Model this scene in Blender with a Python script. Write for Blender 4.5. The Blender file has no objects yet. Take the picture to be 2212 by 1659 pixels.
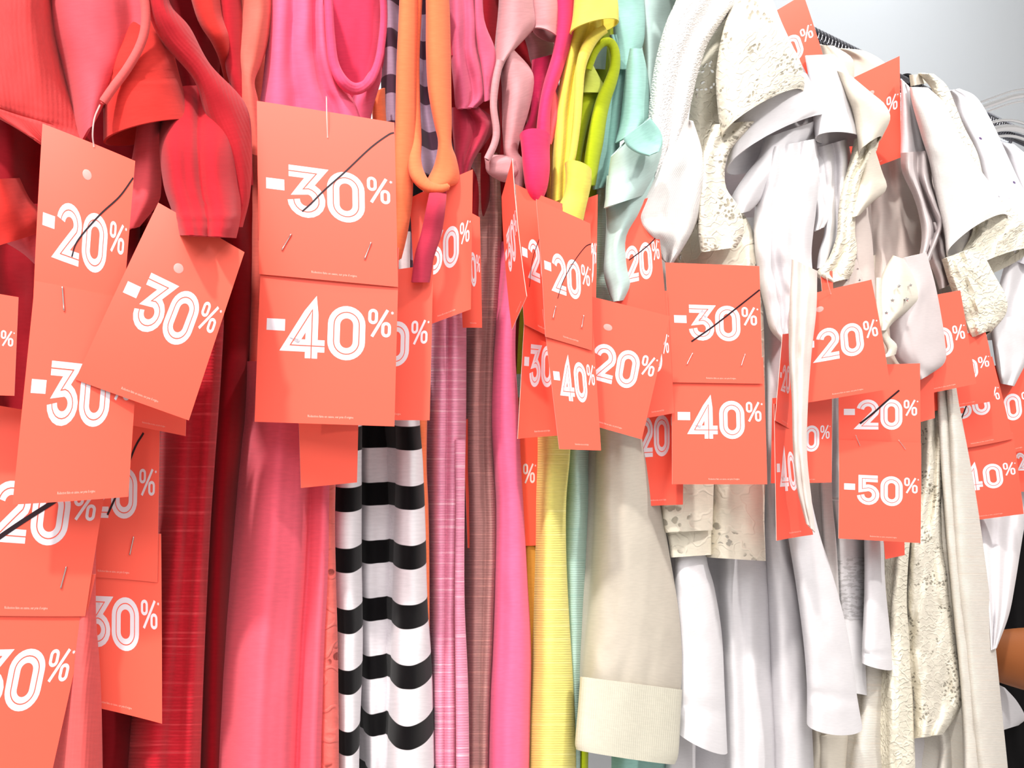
import bpy, bmesh, math, random
import numpy as np
from mathutils import Vector, noise

# ------------------------------------------------------------------ camera, world, lights, exposure
scene = bpy.context.scene
col = scene.collection
F_PX, CX, CY, CAM_Z = 1916.0, 1106.0, 829.5, 1.35      # focal length and centre for a 2212 x 1659 frame

cam_data = bpy.data.cameras.new('camera')
cam_data.sensor_width = 36.0
cam_data.lens = 36.0 * F_PX / 2212.0
cam_data.clip_start = 0.02
cam = bpy.data.objects.new('camera', cam_data)
cam.location = (0, 0, CAM_Z)
cam.rotation_euler = (math.pi / 2, 0, 0)
col.objects.link(cam)
scene.camera = cam

scene.view_settings.view_transform = 'Standard'
scene.view_settings.look = 'None'
scene.view_settings.gamma = 1.0
scene.view_settings.use_curve_mapping = False
scene.view_settings.exposure = 0.08

world = bpy.data.worlds.new('shop_ambient')
world.use_nodes = True
world.node_tree.nodes['Background'].inputs[0].default_value = (1.0, 0.95, 0.93, 1)
world.node_tree.nodes['Background'].inputs[1].default_value = 0.60
scene.world = world


def lamp(name, kind, loc, target, power, color=(1, 1, 1), **kw):
    d = bpy.data.lights.new(name, kind)
    d.energy = power
    d.color = color
    for k, v in kw.items():
        setattr(d, k, v)
    o = bpy.data.objects.new(name, d)
    o.location = loc
    o.rotation_euler = (Vector(target) - Vector(loc)).to_track_quat('-Z', 'Y').to_euler()
    col.objects.link(o)
    return o


lamp('spotlight', 'SPOT', (-0.35, -0.75, 2.9), (0.0, 0.70, 1.30), 165, (1.0, 0.955, 0.90),
     shadow_soft_size=0.05, spot_size=math.radians(75), spot_blend=0.6)
lamp('spotlight', 'SPOT', (1.25, 0.10, 2.9), (0.50, 1.05, 1.55), 102, (1.0, 0.965, 0.93),
     shadow_soft_size=0.06, spot_size=math.radians(62), spot_blend=0.8)
lamp('ceiling_fill', 'AREA', (0.2, -0.6, 2.92), (0.2, 0.5, 1.0), 26, (1.0, 0.97, 0.95), shape='RECTANGLE', size=1.6, size_y=0.8)
lamp('ceiling_fill', 'AREA', (-0.3, -2.0, 2.8), (0.3, 0.9, 0.9), 62, (1.0, 0.98, 0.97), shape='RECTANGLE', size=2.2, size_y=1.0)  # soft fill light added in front to brighten the lower garments
lamp('wall_washer', 'AREA', (1.0, 1.5, 2.9), (1.5, 2.3, 1.9), 13, (0.96, 0.98, 1.0), shape='RECTANGLE', size=1.2, size_y=0.3)

# ------------------------------------------------------------------ rack frame of reference
RX, RY = 0.758, 0.652            # along the rail, to the right and away
PX, PY = -0.652, 0.758           # square to the rail, away from the shopper
RDIR, PDIR = Vector((RX, RY, 0)), Vector((PX, PY, 0))
FRONT = 0.455                    # distance from the camera to the front edges of the hanging clothes


def depth(px, off):
    """how far the front plane of the rack, pushed back by off metres, is seen at picture column px"""
    u = (px - CX) / F_PX
    return (FRONT + off) / (PY + PX * u)


def pt(px, py, off=0.0):
    d = depth(px, off)
    return Vector(((px - CX) / F_PX * d, d, CAM_Z + (CY - py) / F_PX * d))


def pt_at(px, py, d):
    return Vector(((px - CX) / F_PX * d, d, CAM_Z + (CY - py) / F_PX * d))


def rail_pt(s, off, z):
    """point s metres along the rack, off metres behind its front plane, at height z"""
    o = Vector((0, FRONT / PY, 0)) + RDIR * s + PDIR * off
    return Vector((o.x, o.y, z))


# ------------------------------------------------------------------ materials
def lin(c):
    return tuple(((x / 255) / 12.92 if x / 255 <= 0.04045 else ((x / 255 + 0.055) / 1.055) ** 2.4) for x in c)


MATS = {}


def principled(name, rgb, rough=0.8, metal=0.0, sheen=0.0, spec=0.3, **kw):
    m = bpy.data.materials.new(name)
    m.use_nodes = True
    b = m.node_tree.nodes['Principled BSDF']
    b.inputs['Base Color'].default_value = (*lin(rgb), 1)
    b.inputs['Roughness'].default_value = rough
    b.inputs['Metallic'].default_value = metal
    b.inputs['Specular IOR Level'].default_value = spec
    b.inputs['Sheen Weight'].default_value = sheen
    for k, v in kw.items():
        b.inputs[k].default_value = v
    MATS[name] = m
    return m


class Nodes:
    def __init__(self, m):
        self.t = m.node_tree
        self.b = self.t.nodes['Principled BSDF']

    def new(self, kind, **kw):
        n = self.t.nodes.new(kind)
        for k, v in kw.items():
            if k in n.inputs:
                n.inputs[k].default_value = v
            else:
                setattr(n, k, v)
        return n

    def link(self, a, b):
        self.t.links.new(a, b)

    def math(self, op, a, b=None, c=None):
        n = self.t.nodes.new('ShaderNodeMath')
        n.operation = op
        for i, x in enumerate((a, b, c)):
            if x is None:
                continue
            if isinstance(x, (int, float)):
                n.inputs[i].default_value = x
            else:
                self.link(x, n.inputs[i])
        return n.outputs[0]

    def ramp(self, v, lo, hi):
        n = self.t.nodes.new('ShaderNodeMapRange')
        n.interpolation_type = 'SMOOTHSTEP'
        self.link(v, n.inputs[0])
        n.inputs[1].default_value, n.inputs[2].default_value = lo, hi
        return n.outputs[0]

    def mix(self, fac, a, b):
        n = self.t.nodes.new('ShaderNodeMix')
        n.data_type = 'RGBA'
        if isinstance(fac, (int, float)):
            n.inputs[0].default_value = fac
        else:
            self.link(fac, n.inputs[0])
        for i, x in ((6, a), (7, b)):
            if isinstance(x, tuple):
                n.inputs[i].default_value = (*x, 1)
            else:
                self.link(x, n.inputs[i])
        return n.outputs[2]


def fabric(name, rgb, kind='jersey', second=None, sheen=0.10, var=0.035, thin=0.0, period=0.0365, phase=0.0):
    """cloth; UV is in metres (u across, v down the cloth)"""
    m = principled(name, rgb, rough=0.92, sheen=sheen, spec=0.10)
    N = Nodes(m)
    base = tuple((0.86 if min(rgb) < 190 else 0.84) * x for x in lin(rgb))
    uv = N.new('ShaderNodeTexCoord')
    mp = N.new('ShaderNodeMapping')
    N.link(uv.outputs['UV'], mp.inputs[0])
    vec = mp.outputs[0]
    mp2 = N.new('ShaderNodeMapping')
    mp2.inputs['Scale'].default_value = (160, 800, 1) if kind != 'knit' else (800, 300, 1)
    N.link(uv.outputs['UV'], mp2.inputs[0])
    n1 = N.new('ShaderNodeTexNoise', Scale=1.0, Detail=3.0)
    N.link(mp2.outputs[0], n1.inputs['Vector'])
    n2 = N.new('ShaderNodeTexNoise', Scale=1400.0, Detail=2.0)
    N.link(vec, n2.inputs['Vector'])
    lo = tuple(max(0, x * (1 - 1.3 * var)) for x in base)
    hi = tuple(min(1, x * (1 + 0.8 * var) + 0.02 * var) for x in base)
    colr = N.mix(N.ramp(n1.outputs[0], 0.3, 0.7), lo, hi)
    height = N.math('ADD', N.math('MULTIPLY', n1.outputs[0], 0.12), N.math('MULTIPLY', n2.outputs[0], 0.6))
    strength, dist = 0.14, 0.0005
    sep = N.new('ShaderNodeSeparateXYZ')
    N.link(vec, sep.inputs[0])
    u, v = sep.outputs[0], sep.outputs[1]
    alpha = None
    if kind in ('rib', 'knit'):                     # ribs run down the cloth
        w = N.math('SINE', N.math('MULTIPLY', u, 2 * math.pi / (0.0016 if kind == 'rib' else 0.0022)))
        height = N.math('ADD', height, N.math('MULTIPLY', w, 0.45))
        strength = 0.22
    elif kind == 'slub':                            # fine lines run across
        mp3 = N.new('ShaderNodeMapping')
        mp3.inputs['Scale'].default_value = (12, 420, 1)
        N.link(uv.outputs['UV'], mp3.inputs[0])
        n3 = N.new('ShaderNodeTexNoise', Scale=1.0, Detail=2.0)
        N.link(mp3.outputs[0], n3.inputs['Vector'])
        w = N.math('SINE', N.math('ADD', N.math('MULTIPLY', v, 2 * math.pi / 0.0017), N.math('MULTIPLY', n3.outputs[0], 3.0)))
        height = N.math('ADD', height, N.math('MULTIPLY', w, 0.6))
        colr = N.mix(N.math('MULTIPLY', N.ramp(n3.outputs[0], 0.54, 0.7), 0.5), colr, lin(second or (250, 205, 215)))
        strength = 0.25
    elif kind == 'terry':
        vo = N.new('ShaderNodeTexVoronoi', Scale=650.0)
        N.link(vec, vo.inputs['Vector'])
        height = N.math('ADD', height, N.math('MULTIPLY', vo.outputs['Distance'], 1.6))
        strength, dist = 0.6, 0.001
    elif kind in ('lace', 'crochet', 'guipure'):
        sc = {'lace': 260.0, 'crochet': 230.0, 'guipure': 150.0}[kind]
        wob = N.new('ShaderNodeTexNoise', Scale=90.0, Detail=2.0)
        N.link(vec, wob.inputs['Vector'])
        add = N.new('ShaderNodeVectorMath', operation='MULTIPLY_ADD')
        N.link(wob.outputs['Color'], add.inputs[0])
        add.inputs[1].default_value = (0.006, 0.006, 0)
        N.link(vec, add.inputs[2])
        vo = N.new('ShaderNodeTexVoronoi', Scale=sc)
        N.link(add.outputs[0], vo.inputs['Vector'])
        cn = N.new('ShaderNodeTexNoise', Scale=sc * 0.42, Detail=1.0)
        N.link(vec, cn.inputs['Vector'])
        cord = N.math('SUBTRACT', 1.0, N.ramp(N.math('ABSOLUTE', N.math('SUBTRACT', cn.outputs[0], 0.5)), 0.012, 0.05))
        patch = N.new('ShaderNodeTexNoise', Scale=38.0 if kind != 'guipure' else 30.0, Detail=1.0)
        N.link(vec, patch.inputs['Vector'])
        zone = N.ramp(patch.outputs[0], 0.54, 0.58)
        hole = N.math('MULTIPLY', N.math('SUBTRACT', 1.0, N.ramp(vo.outputs['Distance'], 0.34, 0.42)), zone)
        if kind == 'crochet':
            hole = N.math('MULTIPLY', hole, 0.0)
        alpha = N.math('SUBTRACT', 1.0, N.math('MULTIPLY', hole, 0.7))
        height = N.math('ADD', N.math('MULTIPLY', height, 0.5),
                        N.math('ADD', N.math('MULTIPLY', cord, 1.1), N.math('MULTIPLY', vo.outputs['Distance'], 1.0)))
        strength, dist = (0.6, 0.0013) if kind == 'crochet' else (0.5, 0.0009)
        colr = N.mix(N.math('MULTIPLY', cord, 0.5), colr, tuple(min(1, x * 1.1) for x in base))
    elif kind == 'stripe':
        ob = N.new('ShaderNodeSeparateXYZ')
        N.link(uv.outputs['Object'], ob.inputs[0])
        f = N.math('FRACT', N.math('ADD', N.math('DIVIDE', ob.outputs[2], period), phase))
        edge = N.math('MULTIPLY', N.ramp(f, 0.0, 0.015), N.math('SUBTRACT', 1.0, N.ramp(f, 0.40, 0.415)))
        colr = N.mix(edge, colr, lin(second or (20, 16, 18)))
    elif kind == 'speckle':
        vo = N.new('ShaderNodeTexVoronoi', Scale=75.0)
        N.link(vec, vo.inputs['Vector'])
        sel = N.math('SUBTRACT', 1.0, N.ramp(vo.outputs['Distance'], 0.10, 0.16))
        sc = N.new('ShaderNodeSeparateColor')
        N.link(vo.outputs['Color'], sc.inputs[0])
        sel = N.math('MULTIPLY', sel, N.ramp(sc.outputs[0], 0.5, 0.55))
        colr = N.mix(sel, colr, N.mix(sc.outputs[1], lin((70, 60, 110)), lin((150, 80, 140))))
    elif kind == 'print':                           # faded grey print across the cloth
        mp3 = N.new('ShaderNodeMapping')
        mp3.inputs['Scale'].default_value = (130, 330, 1)
        N.link(uv.outputs['UV'], mp3.inputs[0])
        n3 = N.new('ShaderNodeTexNoise', Scale=1.0, Detail=2.0)
        N.link(mp3.outputs[0], n3.inputs['Vector'])
        band = N.math('MULTIPLY', N.ramp(v, 0.055, 0.06), N.math('SUBTRACT', 1.0, N.ramp(v, 0.12, 0.125)))
        colr = N.mix(N.math('MULTIPLY', N.ramp(n3.outputs[0], 0.5, 0.54), N.math('MULTIPLY', band, 0.6)), colr, lin(second or (175, 172, 172)))
    N.link(colr, N.b.inputs['Base Color'])
    bp = N.new('ShaderNodeBump', Strength=strength, Distance=dist)
    N.link(height, bp.inputs['Height'])
    N.link(bp.outputs[0], N.b.inputs['Normal'])
    if alpha is not None:
        N.link(alpha, N.b.inputs['Alpha'])
    if thin > 0:                                    # thin cloth lets light through
        tr = N.new('ShaderNodeBsdfTranslucent')
        N.link(colr, tr.inputs['Color'])
        N.link(bp.outputs[0], tr.inputs['Normal'])
        mx = N.new('ShaderNodeMixShader')
        mx.inputs[0].default_value = thin
        out = N.t.nodes['Material Output']
        N.link(N.b.outputs[0], mx.inputs[1])
        N.link(tr.outputs[0], mx.inputs[2])
        N.link(mx.outputs[0], out.inputs[0])
    return m


# ------------------------------------------------------------------ mesh helpers
def mesh_object(name, verts, faces, mat, parent=None, origin=Vector((0, 0, 0)), uvs=None, mats=None, midx=None, smooth=True):
    me = bpy.data.meshes.new(name)
    me.from_pydata([tuple(Vector(v) - origin) for v in verts], [], faces)
    for m_ in (mats or [mat]):
        me.materials.append(m_)
    if midx is not None:
        me.polygons.foreach_set('material_index', midx)
    if uvs is not None:
        lay = me.uv_layers.new(name='UVMap')
        vi = np.empty(len(me.loops), dtype=np.int32)
        me.loops.foreach_get('vertex_index', vi)
        lay.data.foreach_set('uv', np.asarray(uvs, dtype=np.float32)[vi].ravel())
    if smooth:
        me.polygons.foreach_set('use_smooth', [True] * len(me.polygons))
    me.update()
    o = bpy.data.objects.new(name, me)
    col.objects.link(o)
    if parent is not None:
        o.parent = parent                            # verts are relative to the thing's base, as its parts are
    else:
        o.location = origin
    return o


def thing(name, label, cat, loc, group=None):
    o = bpy.data.objects.new(name, None)
    o.empty_display_size = 0.02
    o.location = loc
    o['label'] = label
    o['category'] = cat
    if group:
        o['group'] = group
    col.objects.link(o)
    return o


def spline(ctrl, n):
    """natural-looking interpolation of control rows (k x d) at n even steps (monotone cubic: no overshoot)"""
    c = np.asarray(ctrl, dtype=float)
    if c.ndim == 1:
        c = c[:, None]
    k = len(c)
    if k == 1:
        return np.repeat(c, n, 0)
    d = np.diff(c, axis=0)
    m = np.zeros_like(c)
    m[0], m[-1] = d[0], d[-1]
    for i in range(1, k - 1):
        m[i] = 0.5 * (d[i - 1] + d[i])
    x = np.linspace(0, k - 1, n)
    i = np.minimum(x.astype(int), k - 2)
    t = (x - i)[:, None]
    h00, h10 = 2 * t**3 - 3 * t**2 + 1, t**3 - 2 * t**2 + t
    h01, h11 = -2 * t**3 + 3 * t**2, t**3 - t**2
    return h00 * c[i] + h10 * m[i] + h01 * c[i + 1] + h11 * m[i + 1]


SEED = [0]


def grid_faces(nv, nu, wrap=False):
    f = []
    for j in range(nv - 1):
        for i in range(nu - 1 if not wrap else nu):
            a, b = j * nu + i, j * nu + (i + 1) % nu
            f.append((a, a + nu, b + nu, b))
    return f


class Garment:
    """one hanging garment: an Empty and its cloth parts"""

    def __init__(self, name, label, cat, at, group=None):
        self.o = thing(name, label, cat, pt(at[0], at[1], 0.0), group)
        self.loc = Vector(self.o.location)

    def sheet(self, part, mat, rows, z=0.0, prof=None, wrap=0.7, amp=0.10, ext=0.0, nu=34, nv=None, dents=(), thick=0.0011, freq=1.0, label=None, hem=0.0):
        """cloth panel: rows of (xl, yl, xr, yr[, z]); prof = relief in cm from left to right"""
        SEED[0] += 7.31
        sd = SEED[0]
        R = [tuple(r) + (0.0,) * (5 - len(r)) for r in rows]
        length = sum(math.hypot(R[i + 1][0] - R[i][0], R[i + 1][1] - R[i][1]) for i in range(len(R) - 1))
        nv = nv or max(14, min(90, int(length / 11)))
        C = spline(R, nv)
        P = spline(prof if prof is not None else [1.0, 0.15, 0.0, 0.15, 1.0], nu)[:, 0]
        scale = depth((R[0][0] + R[0][2]) / 2, 0) / F_PX * 100.0        # cm per pixel
        verts, uvs = [], []
        vlen = 0.0
        for j in range(nv):
            xl, yl, xr, yr, zo = C[j]
            if j:
                vlen += math.hypot(*(0.5 * (C[j][:2] + C[j][2:4]) - 0.5 * (C[j - 1][:2] + C[j - 1][2:4]))) * scale
            wid = math.hypot(xr - xl, yr - yl) * scale
            vf = j / (nv - 1)
            dent = sum(0.14 * math.exp(-((vf - dv) / 0.012) ** 2) for dv in dents)
            if hem and vf > 1 - hem:
                dent -= 0.10 * min(1, (vf - 1 + hem) / (hem * 0.15))
            ring = []
            taper = min(1.0, wid / 2.5)
            for i in range(nu):
                t = i / (nu - 1)
                e = 1 - math.sqrt(max(0.0, 1 - (2 * t - 1) ** 2 * 0.995))
                off = z + zo + P[i] * taper + wrap * min(1, wid / 1.5) * e * e + dent
                s = t * wid
                n = noise.noise(Vector((s * 0.62 * freq, vlen * 0.13 * freq, sd)))
                n2 = noise.noise(Vector((s * 1.3 * freq, vlen * 0.55 * freq, sd + 31.0)))
                off += amp * (2.6 * n + 1.0 * n2)
                ring.append(pt(xl + (xr - xl) * t, yl + (yr - yl) * t, off / 100.0))
                uvs.append((s / 100.0 + sd * 0.37, vlen / 100.0))
            if ext > 0:                              # the garment carries on back to its hanger
                L, Rr = ring[0], ring[-1]
                for q in (0.25, 0.6, 1.0):
                    ring.append(Rr + PDIR * (ext * q) - RDIR * (0.004 * math.sin(q * 3)))
                    uvs.append((wid / 100.0 + ext * q + sd * 0.37, vlen / 100.0))
                for q in (1.0, 0.6, 0.25):
                    ring.append(L + PDIR * (max(0.02, ext - 0.05) * q))
                    uvs.append((-ext * q + sd * 0.37, vlen / 100.0))
            verts += ring
        n = nu + (6 if ext > 0 else 0)
        o = mesh_object(part, verts, grid_faces(nv, n, ext > 0), MATS[mat], self.o, self.loc, uvs)
        if label:
            o['label'] = label
        md = o.modifiers.new('thickness', 'SOLIDIFY')
        md.thickness = thick
        md.offset = 0.0
        es = o.modifiers.new('crisp_edge', 'EDGE_SPLIT')
        es.split_angle = math.radians(60)
        return o

    def tube(self, part, mat, rows, z=0.0, bulge=1.4, amp=0.08, nu=44, nv=None, prof=None, label=None, cap=False, thick=0.0011, dents=(), freq=1.0):
        """sleeve: rows of (x1, y1, x2, y2[, mx, my[, z]]); (mx, my) is the near rim's lift in the picture"""
        SEED[0] += 5.17
        sd = SEED[0]
        R = [tuple(r) + (0.0,) * (7 - len(r)) for r in rows]
        length = sum(math.hypot(R[i + 1][0] - R[i][0], R[i + 1][1] - R[i][1]) for i in range(len(R) - 1))
        nv = nv or max(14, min(80, int(length / 10)))
        C = spline(R, nv)
        scale = depth((R[0][0] + R[0][2]) / 2, 0) / F_PX * 100.0
        P = None if prof is None else spline(prof, nu // 2 + 1)[:, 0]
        verts, uvs, vlen = [], [], 0.0
        for j in range(nv):
            x1, y1, x2, y2, mx, my, zo = C[j]
            if j:
                vlen += math.hypot(*(0.5 * (C[j][:2] + C[j][2:4]) - 0.5 * (C[j - 1][:2] + C[j - 1][2:4]))) * scale
            wid = math.hypot(x2 - x1, y2 - y1) * scale
            bl = min(bulge, wid * 0.5)
            vf = j / (nv - 1)
            dent = sum(0.13 * math.exp(-((vf - dv) / 0.014) ** 2) for dv in dents)
            for i in range(nu):
                a = 2 * math.pi * i / nu
                c, s = -math.cos(a), math.sin(a)
                t = 0.5 + 0.5 * c
                off = z + zo - bl * s + (dent if s > 0 else 0)
                if P is not None and s > 0:
                    off += P[min(i, len(P) - 1)]
                n = noise.noise(Vector((t * wid * 0.7 * freq, vlen * 0.16 * freq, sd + (9 if s < 0 else 0))))
                n2 = noise.noise(Vector((t * wid * 1.5 * freq, vlen * 0.6 * freq, sd + 21.0)))
                off += amp * (2.4 * n + n2) * min(1, abs(s) * 2)
                verts.append(pt(x1 + (x2 - x1) * t + mx * s, y1 + (y2 - y1) * t + my * s, off / 100.0))
                uvs.append(((t if s >= 0 else 2 - t) * wid / 100.0 + sd * 0.37, vlen / 100.0))
        faces = grid_faces(nv, nu, True)
        if cap:
            faces.append(tuple(range((nv - 1) * nu, nv * nu)))
        o = mesh_object(part, verts, faces, MATS[mat], self.o, self.loc, uvs)
        if label:
            o['label'] = label
        md = o.modifiers.new('thickness', 'SOLIDIFY')
        md.thickness = thick
        md.offset = 0.0
        es = o.modifiers.new('crisp_edge', 'EDGE_SPLIT')
        es.split_angle = math.radians(60)
        return o

    def shoulders(self, mat, xl, xr, y, z, what):
        """carries a panel on, above the picture, over the hanger's shoulder to the rail; the hanger is a thing of its own"""
        SEED[0] += 3.7
        a, b = pt(xl, y, z / 100), pt(xr, y, z / 100)
        mid = (a + b) / 2
        s = (mid.x) * RX + (mid.y - FRONT / PY) * RY
        off = (mid.x) * PX + (mid.y) * PY - FRONT
        half = (b - a).dot(RDIR) / 2
        verts, uvs, nu, nv = [], [], 16, 12
        for j in range(nv):
            t = j / (nv - 1)
            zz = mid.z + (RAIL_Z - 0.085 - mid.z) * (1 - (1 - t) ** 1.6)
            oo = off + (RAIL_OFF - 0.035 - off) * t ** 1.15
            hw = half * (1 - t) + 0.012 * t
            for i in range(nu):
                q = 2 * i / (nu - 1) - 1
                k = 0.008 * (1 - q * q) * t + 0.0015 * noise.noise(Vector((q * 3, t * 3, SEED[0])))
                verts.append(rail_pt(s + hw * q, oo - k, zz + 0.006 * (1 - q * q) * t))
                uvs.append((q * hw, t * 0.3))
        o = mesh_object('shoulder', verts, grid_faces(nv, nu), MATS[mat], self.o, self.loc, uvs)
        md = o.modifiers.new('thickness', 'SOLIDIFY')
        md.thickness, md.offset = 0.0011, 0.0
        hanger(s, 'clear hanger above the picture that carries the ' + what, span=0.15)

    def band(self, part, mat, path, width, z=0.0, thick=0.35, amp=0.02, label=None, nu=16, zs=None):
        """flat strap or bound edge following a path of picture points; width in pixels (number or list)"""
        k = len(path)
        W = width if isinstance(width, (list, tuple)) else [width] * k
        Z = zs if zs is not None else [0.0] * k
        n = max(20, int(sum(math.hypot(path[i + 1][0] - path[i][0], path[i + 1][1] - path[i][1]) for i in range(k - 1)) / 7))
        C = spline([(x, y, w, zz) for (x, y), w, zz in zip(path, W, Z)], n)
        D = np.gradient(C[:, :2], axis=0)
        D /= np.maximum(1e-6, np.linalg.norm(D, axis=1))[:, None]
        rows = []
        for (x, y, w, zz), (dx, dy) in zip(C, D):
            nx, ny = dy, -dx
            rows.append((x - nx * w / 2, y - ny * w / 2, x + nx * w / 2, y + ny * w / 2, 0, 0, zz))
        return self.tube(part, mat, rows, z=z, bulge=thick, amp=amp, nu=nu, nv=n, label=label, cap=True)


def wire(name, mat, pts, r, parent, origin, sides=6, closed=False):
    """thin round wire through 3D points"""
    P = spline([tuple(p) for p in pts], max(len(pts) * 5, 8)) if len(pts) > 2 else np.array([tuple(p) for p in pts])
    verts, n = [], len(P)
    for i in range(n):
        d = Vector(P[min(i + 1, n - 1)] - P[max(i - 1, 0)])
        d.normalize()
        a = d.cross(Vector((0, 0, 1)) if abs(d.z) < 0.9 else Vector((1, 0, 0)))
        a.normalize()
        b = d.cross(a)
        for k in range(sides):
            an = 2 * math.pi * k / sides
            verts.append(Vector(P[i]) + a * (r * math.cos(an)) + b * (r * math.sin(an)))
    faces = grid_faces(n, sides, True)
    faces += [tuple(range(sides))[::-1], tuple(range((n - 1) * sides, n * sides))]
    return mesh_object(name, verts, faces, MATS[mat], parent, origin)

# ------------------------------------------------------------------ room, rail and hangers
def structure(name, verts, faces, mat):
    o = mesh_object(name, verts, faces, MATS[mat], smooth=False)
    o['kind'] = 'structure'
    return o


def slab(a, b, c, d, t):
    """quad a b c d thickened along t"""
    t = Vector(t)
    v = [Vector(p) for p in (a, b, c, d)]
    return v + [p + t for p in v], [(0, 1, 2, 3), (7, 6, 5, 4), (0, 4, 5, 1), (1, 5, 6, 2), (2, 6, 7, 3), (3, 7, 4, 0)]


def plaster(name, rgb, rough=0.85):
    m = principled(name, rgb, rough=rough, spec=0.2)
    N = Nodes(m)
    tc = N.new('ShaderNodeTexCoord')
    n = N.new('ShaderNodeTexNoise', Scale=180.0, Detail=3.0)
    N.link(tc.outputs['Object'], n.inputs['Vector'])
    b = N.new('ShaderNodeBump', Strength=0.08, Distance=0.001)
    N.link(n.outputs[0], b.inputs['Height'])
    N.link(b.outputs[0], N.b.inputs['Normal'])
    return m


plaster('wall_paint', (214, 219, 223))
plaster('ceiling_paint', (236, 236, 234))
principled('floor_tile', (205, 202, 198), rough=0.35)
principled('chrome', (120, 120, 126), rough=0.12, metal=1.0)
principled('black_plastic', (16, 15, 18), rough=0.3)
principled('clear_plastic', (235, 236, 242), rough=0.06, spec=0.5, **{'Transmission Weight': 0.92, 'IOR': 1.3})

WALL = 0.62
structure('wall_back', *slab(rail_pt(-2.0, WALL, 0), rail_pt(4.5, WALL, 0), rail_pt(4.5, WALL, 3.0), rail_pt(-2.0, WALL, 3.0), PDIR * 0.1), 'wall_paint')
structure('floor', *slab((-4, -3, 0), (5, -3, 0), (5, 5, 0), (-4, 5, 0), (0, 0, -0.1)), 'floor_tile')
structure('ceiling', *slab((-4, -3, 3.0), (-4, 5, 3.0), (5, 5, 3.0), (5, -3, 3.0), (0, 0, 0.1)), 'ceiling_paint')

RAIL_OFF, RAIL_Z = 0.20, 1.822
t = thing('clothes_rail', 'chrome clothes rail behind the shoulders of the hanging garments', 'rail', rail_pt(0, RAIL_OFF, 0))
b0 = Vector(t.location)
wire('rail_tube', 'chrome', [rail_pt(-1.0, RAIL_OFF, RAIL_Z), rail_pt(1.85, RAIL_OFF, RAIL_Z)], 0.0105, t, b0, sides=20)
for s in (-0.95, 1.8):
    wire('post', 'chrome', [rail_pt(s, RAIL_OFF, 0.0), rail_pt(s, RAIL_OFF, RAIL_Z)], 0.014, t, b0, sides=16)
    wire('foot', 'black_plastic', [rail_pt(s, RAIL_OFF - 0.26, 0.016), rail_pt(s, RAIL_OFF + 0.26, 0.016)], 0.015, t, b0, sides=12)


def hanger(s, label, metal='chrome', lean=0.0, span=0.14):
    o = thing('clothes_hanger', label, 'hanger', rail_pt(s, RAIL_OFF, RAIL_Z), 'hangers on the rail')
    b = Vector(o.location)
    r = 0.0145
    p = [rail_pt(s + lean * math.sin(math.radians(a)), RAIL_OFF + r * math.cos(math.radians(a)), RAIL_Z + r * math.sin(math.radians(a))) for a in range(-40, 221, 26)]
    p.append(rail_pt(s, RAIL_OFF, RAIL_Z - 0.034))
    p.append(rail_pt(s, RAIL_OFF, RAIL_Z - 0.060))
    wire('hook', metal, p, 0.0021, o, b, sides=8)
    q = [rail_pt(s, RAIL_OFF + k * span, RAIL_Z - 0.062 - 0.055 * abs(k) ** 1.4) for k in (-1, -.75, -.5, -.25, 0, .25, .5, .75, 1)]
    wire('shoulder_bar', 'clear_plastic', q, 0.0032, o, b, sides=8)
    return o


for i in range(17):
    hanger(0.690 + 0.0088 * i, 'clear hanger, its chrome hook among the crowded hooks left of the upper right card', lean=0.002)
for i in range(4):
    hanger(0.985 + 0.010 * i, 'clear hanger with a black hook left of the cream crochet shoulder', 'black_plastic', lean=0.003)
for i in range(13):
    hanger(1.285 + 0.0095 * i, 'clear hanger, its chrome hook crowded on the rail by the right picture edge', lean=0.002)


def clear_hanger(label, path, off, r):
    o = thing('display_hanger', label, 'hanger', pt(*path[0], off))
    b = Vector(o.location)
    for k, (dy, rr) in enumerate(((-r, .16), (r, .16), (0, .5))):
        wire('rim' if k < 2 else 'web', 'clear_plastic', [pt(x, y + dy, off) for x, y in path], rr * r * depth(path[0][0], off) / F_PX * (1.3 if k < 2 else 1.0), o, b, sides=8)
    return o


clear_hanger('empty clear plastic hanger bar against the wall at the right edge', [(2112, 236), (2150, 222), (2190, 209), (2235, 206), (2330, 212)], 0.30, 13)
clear_hanger('clear plastic hanger shoulder above the speckled tee at the right edge', [(2130, 285), (2165, 277), (2200, 280), (2250, 300), (2330, 330)], 0.17, 17)

# ------------------------------------------------------------------ fabrics
fabric('coral', (226, 74, 74), 'knit')
fabric('coral_rim', (236, 98, 96), 'jersey')
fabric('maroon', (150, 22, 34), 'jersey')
fabric('orange_red', (216, 54, 48), 'jersey')
fabric('rose_red', (232, 92, 100), 'jersey')
fabric('dark_red', (188, 34, 46), 'jersey')
fabric('dark_red_rib', (186, 36, 46), 'rib')
fabric('red_slub', (200, 34, 48), 'slub', second=(226, 84, 90), var=0.06)
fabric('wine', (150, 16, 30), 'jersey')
fabric('salmon', (236, 112, 98), 'jersey')
fabric('salmon_rib', (240, 100, 98), 'rib')
fabric('tank_pink', (250, 104, 142), 'jersey')
fabric('tank_back', (240, 70, 106), 'jersey')
fabric('coral_pink', (234, 90, 102), 'jersey')
fabric('tank_trim', (248, 84, 126), 'rib')
fabric('body_pink', (253, 104, 124), 'jersey')
fabric('coral_lace', (238, 112, 104), 'guipure')
fabric('stripe_knit', (246, 240, 244), 'stripe', second=(10, 8, 10), period=0.0372, phase=0.10)
fabric('stripe_shaded', (176, 148, 172), 'stripe', second=(78, 52, 68), period=0.030, phase=0.15)  # the black and white stripes with shade and haze put into the colours
fabric('black_cloth', (9, 7, 9), 'jersey', sheen=0.0)
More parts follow.
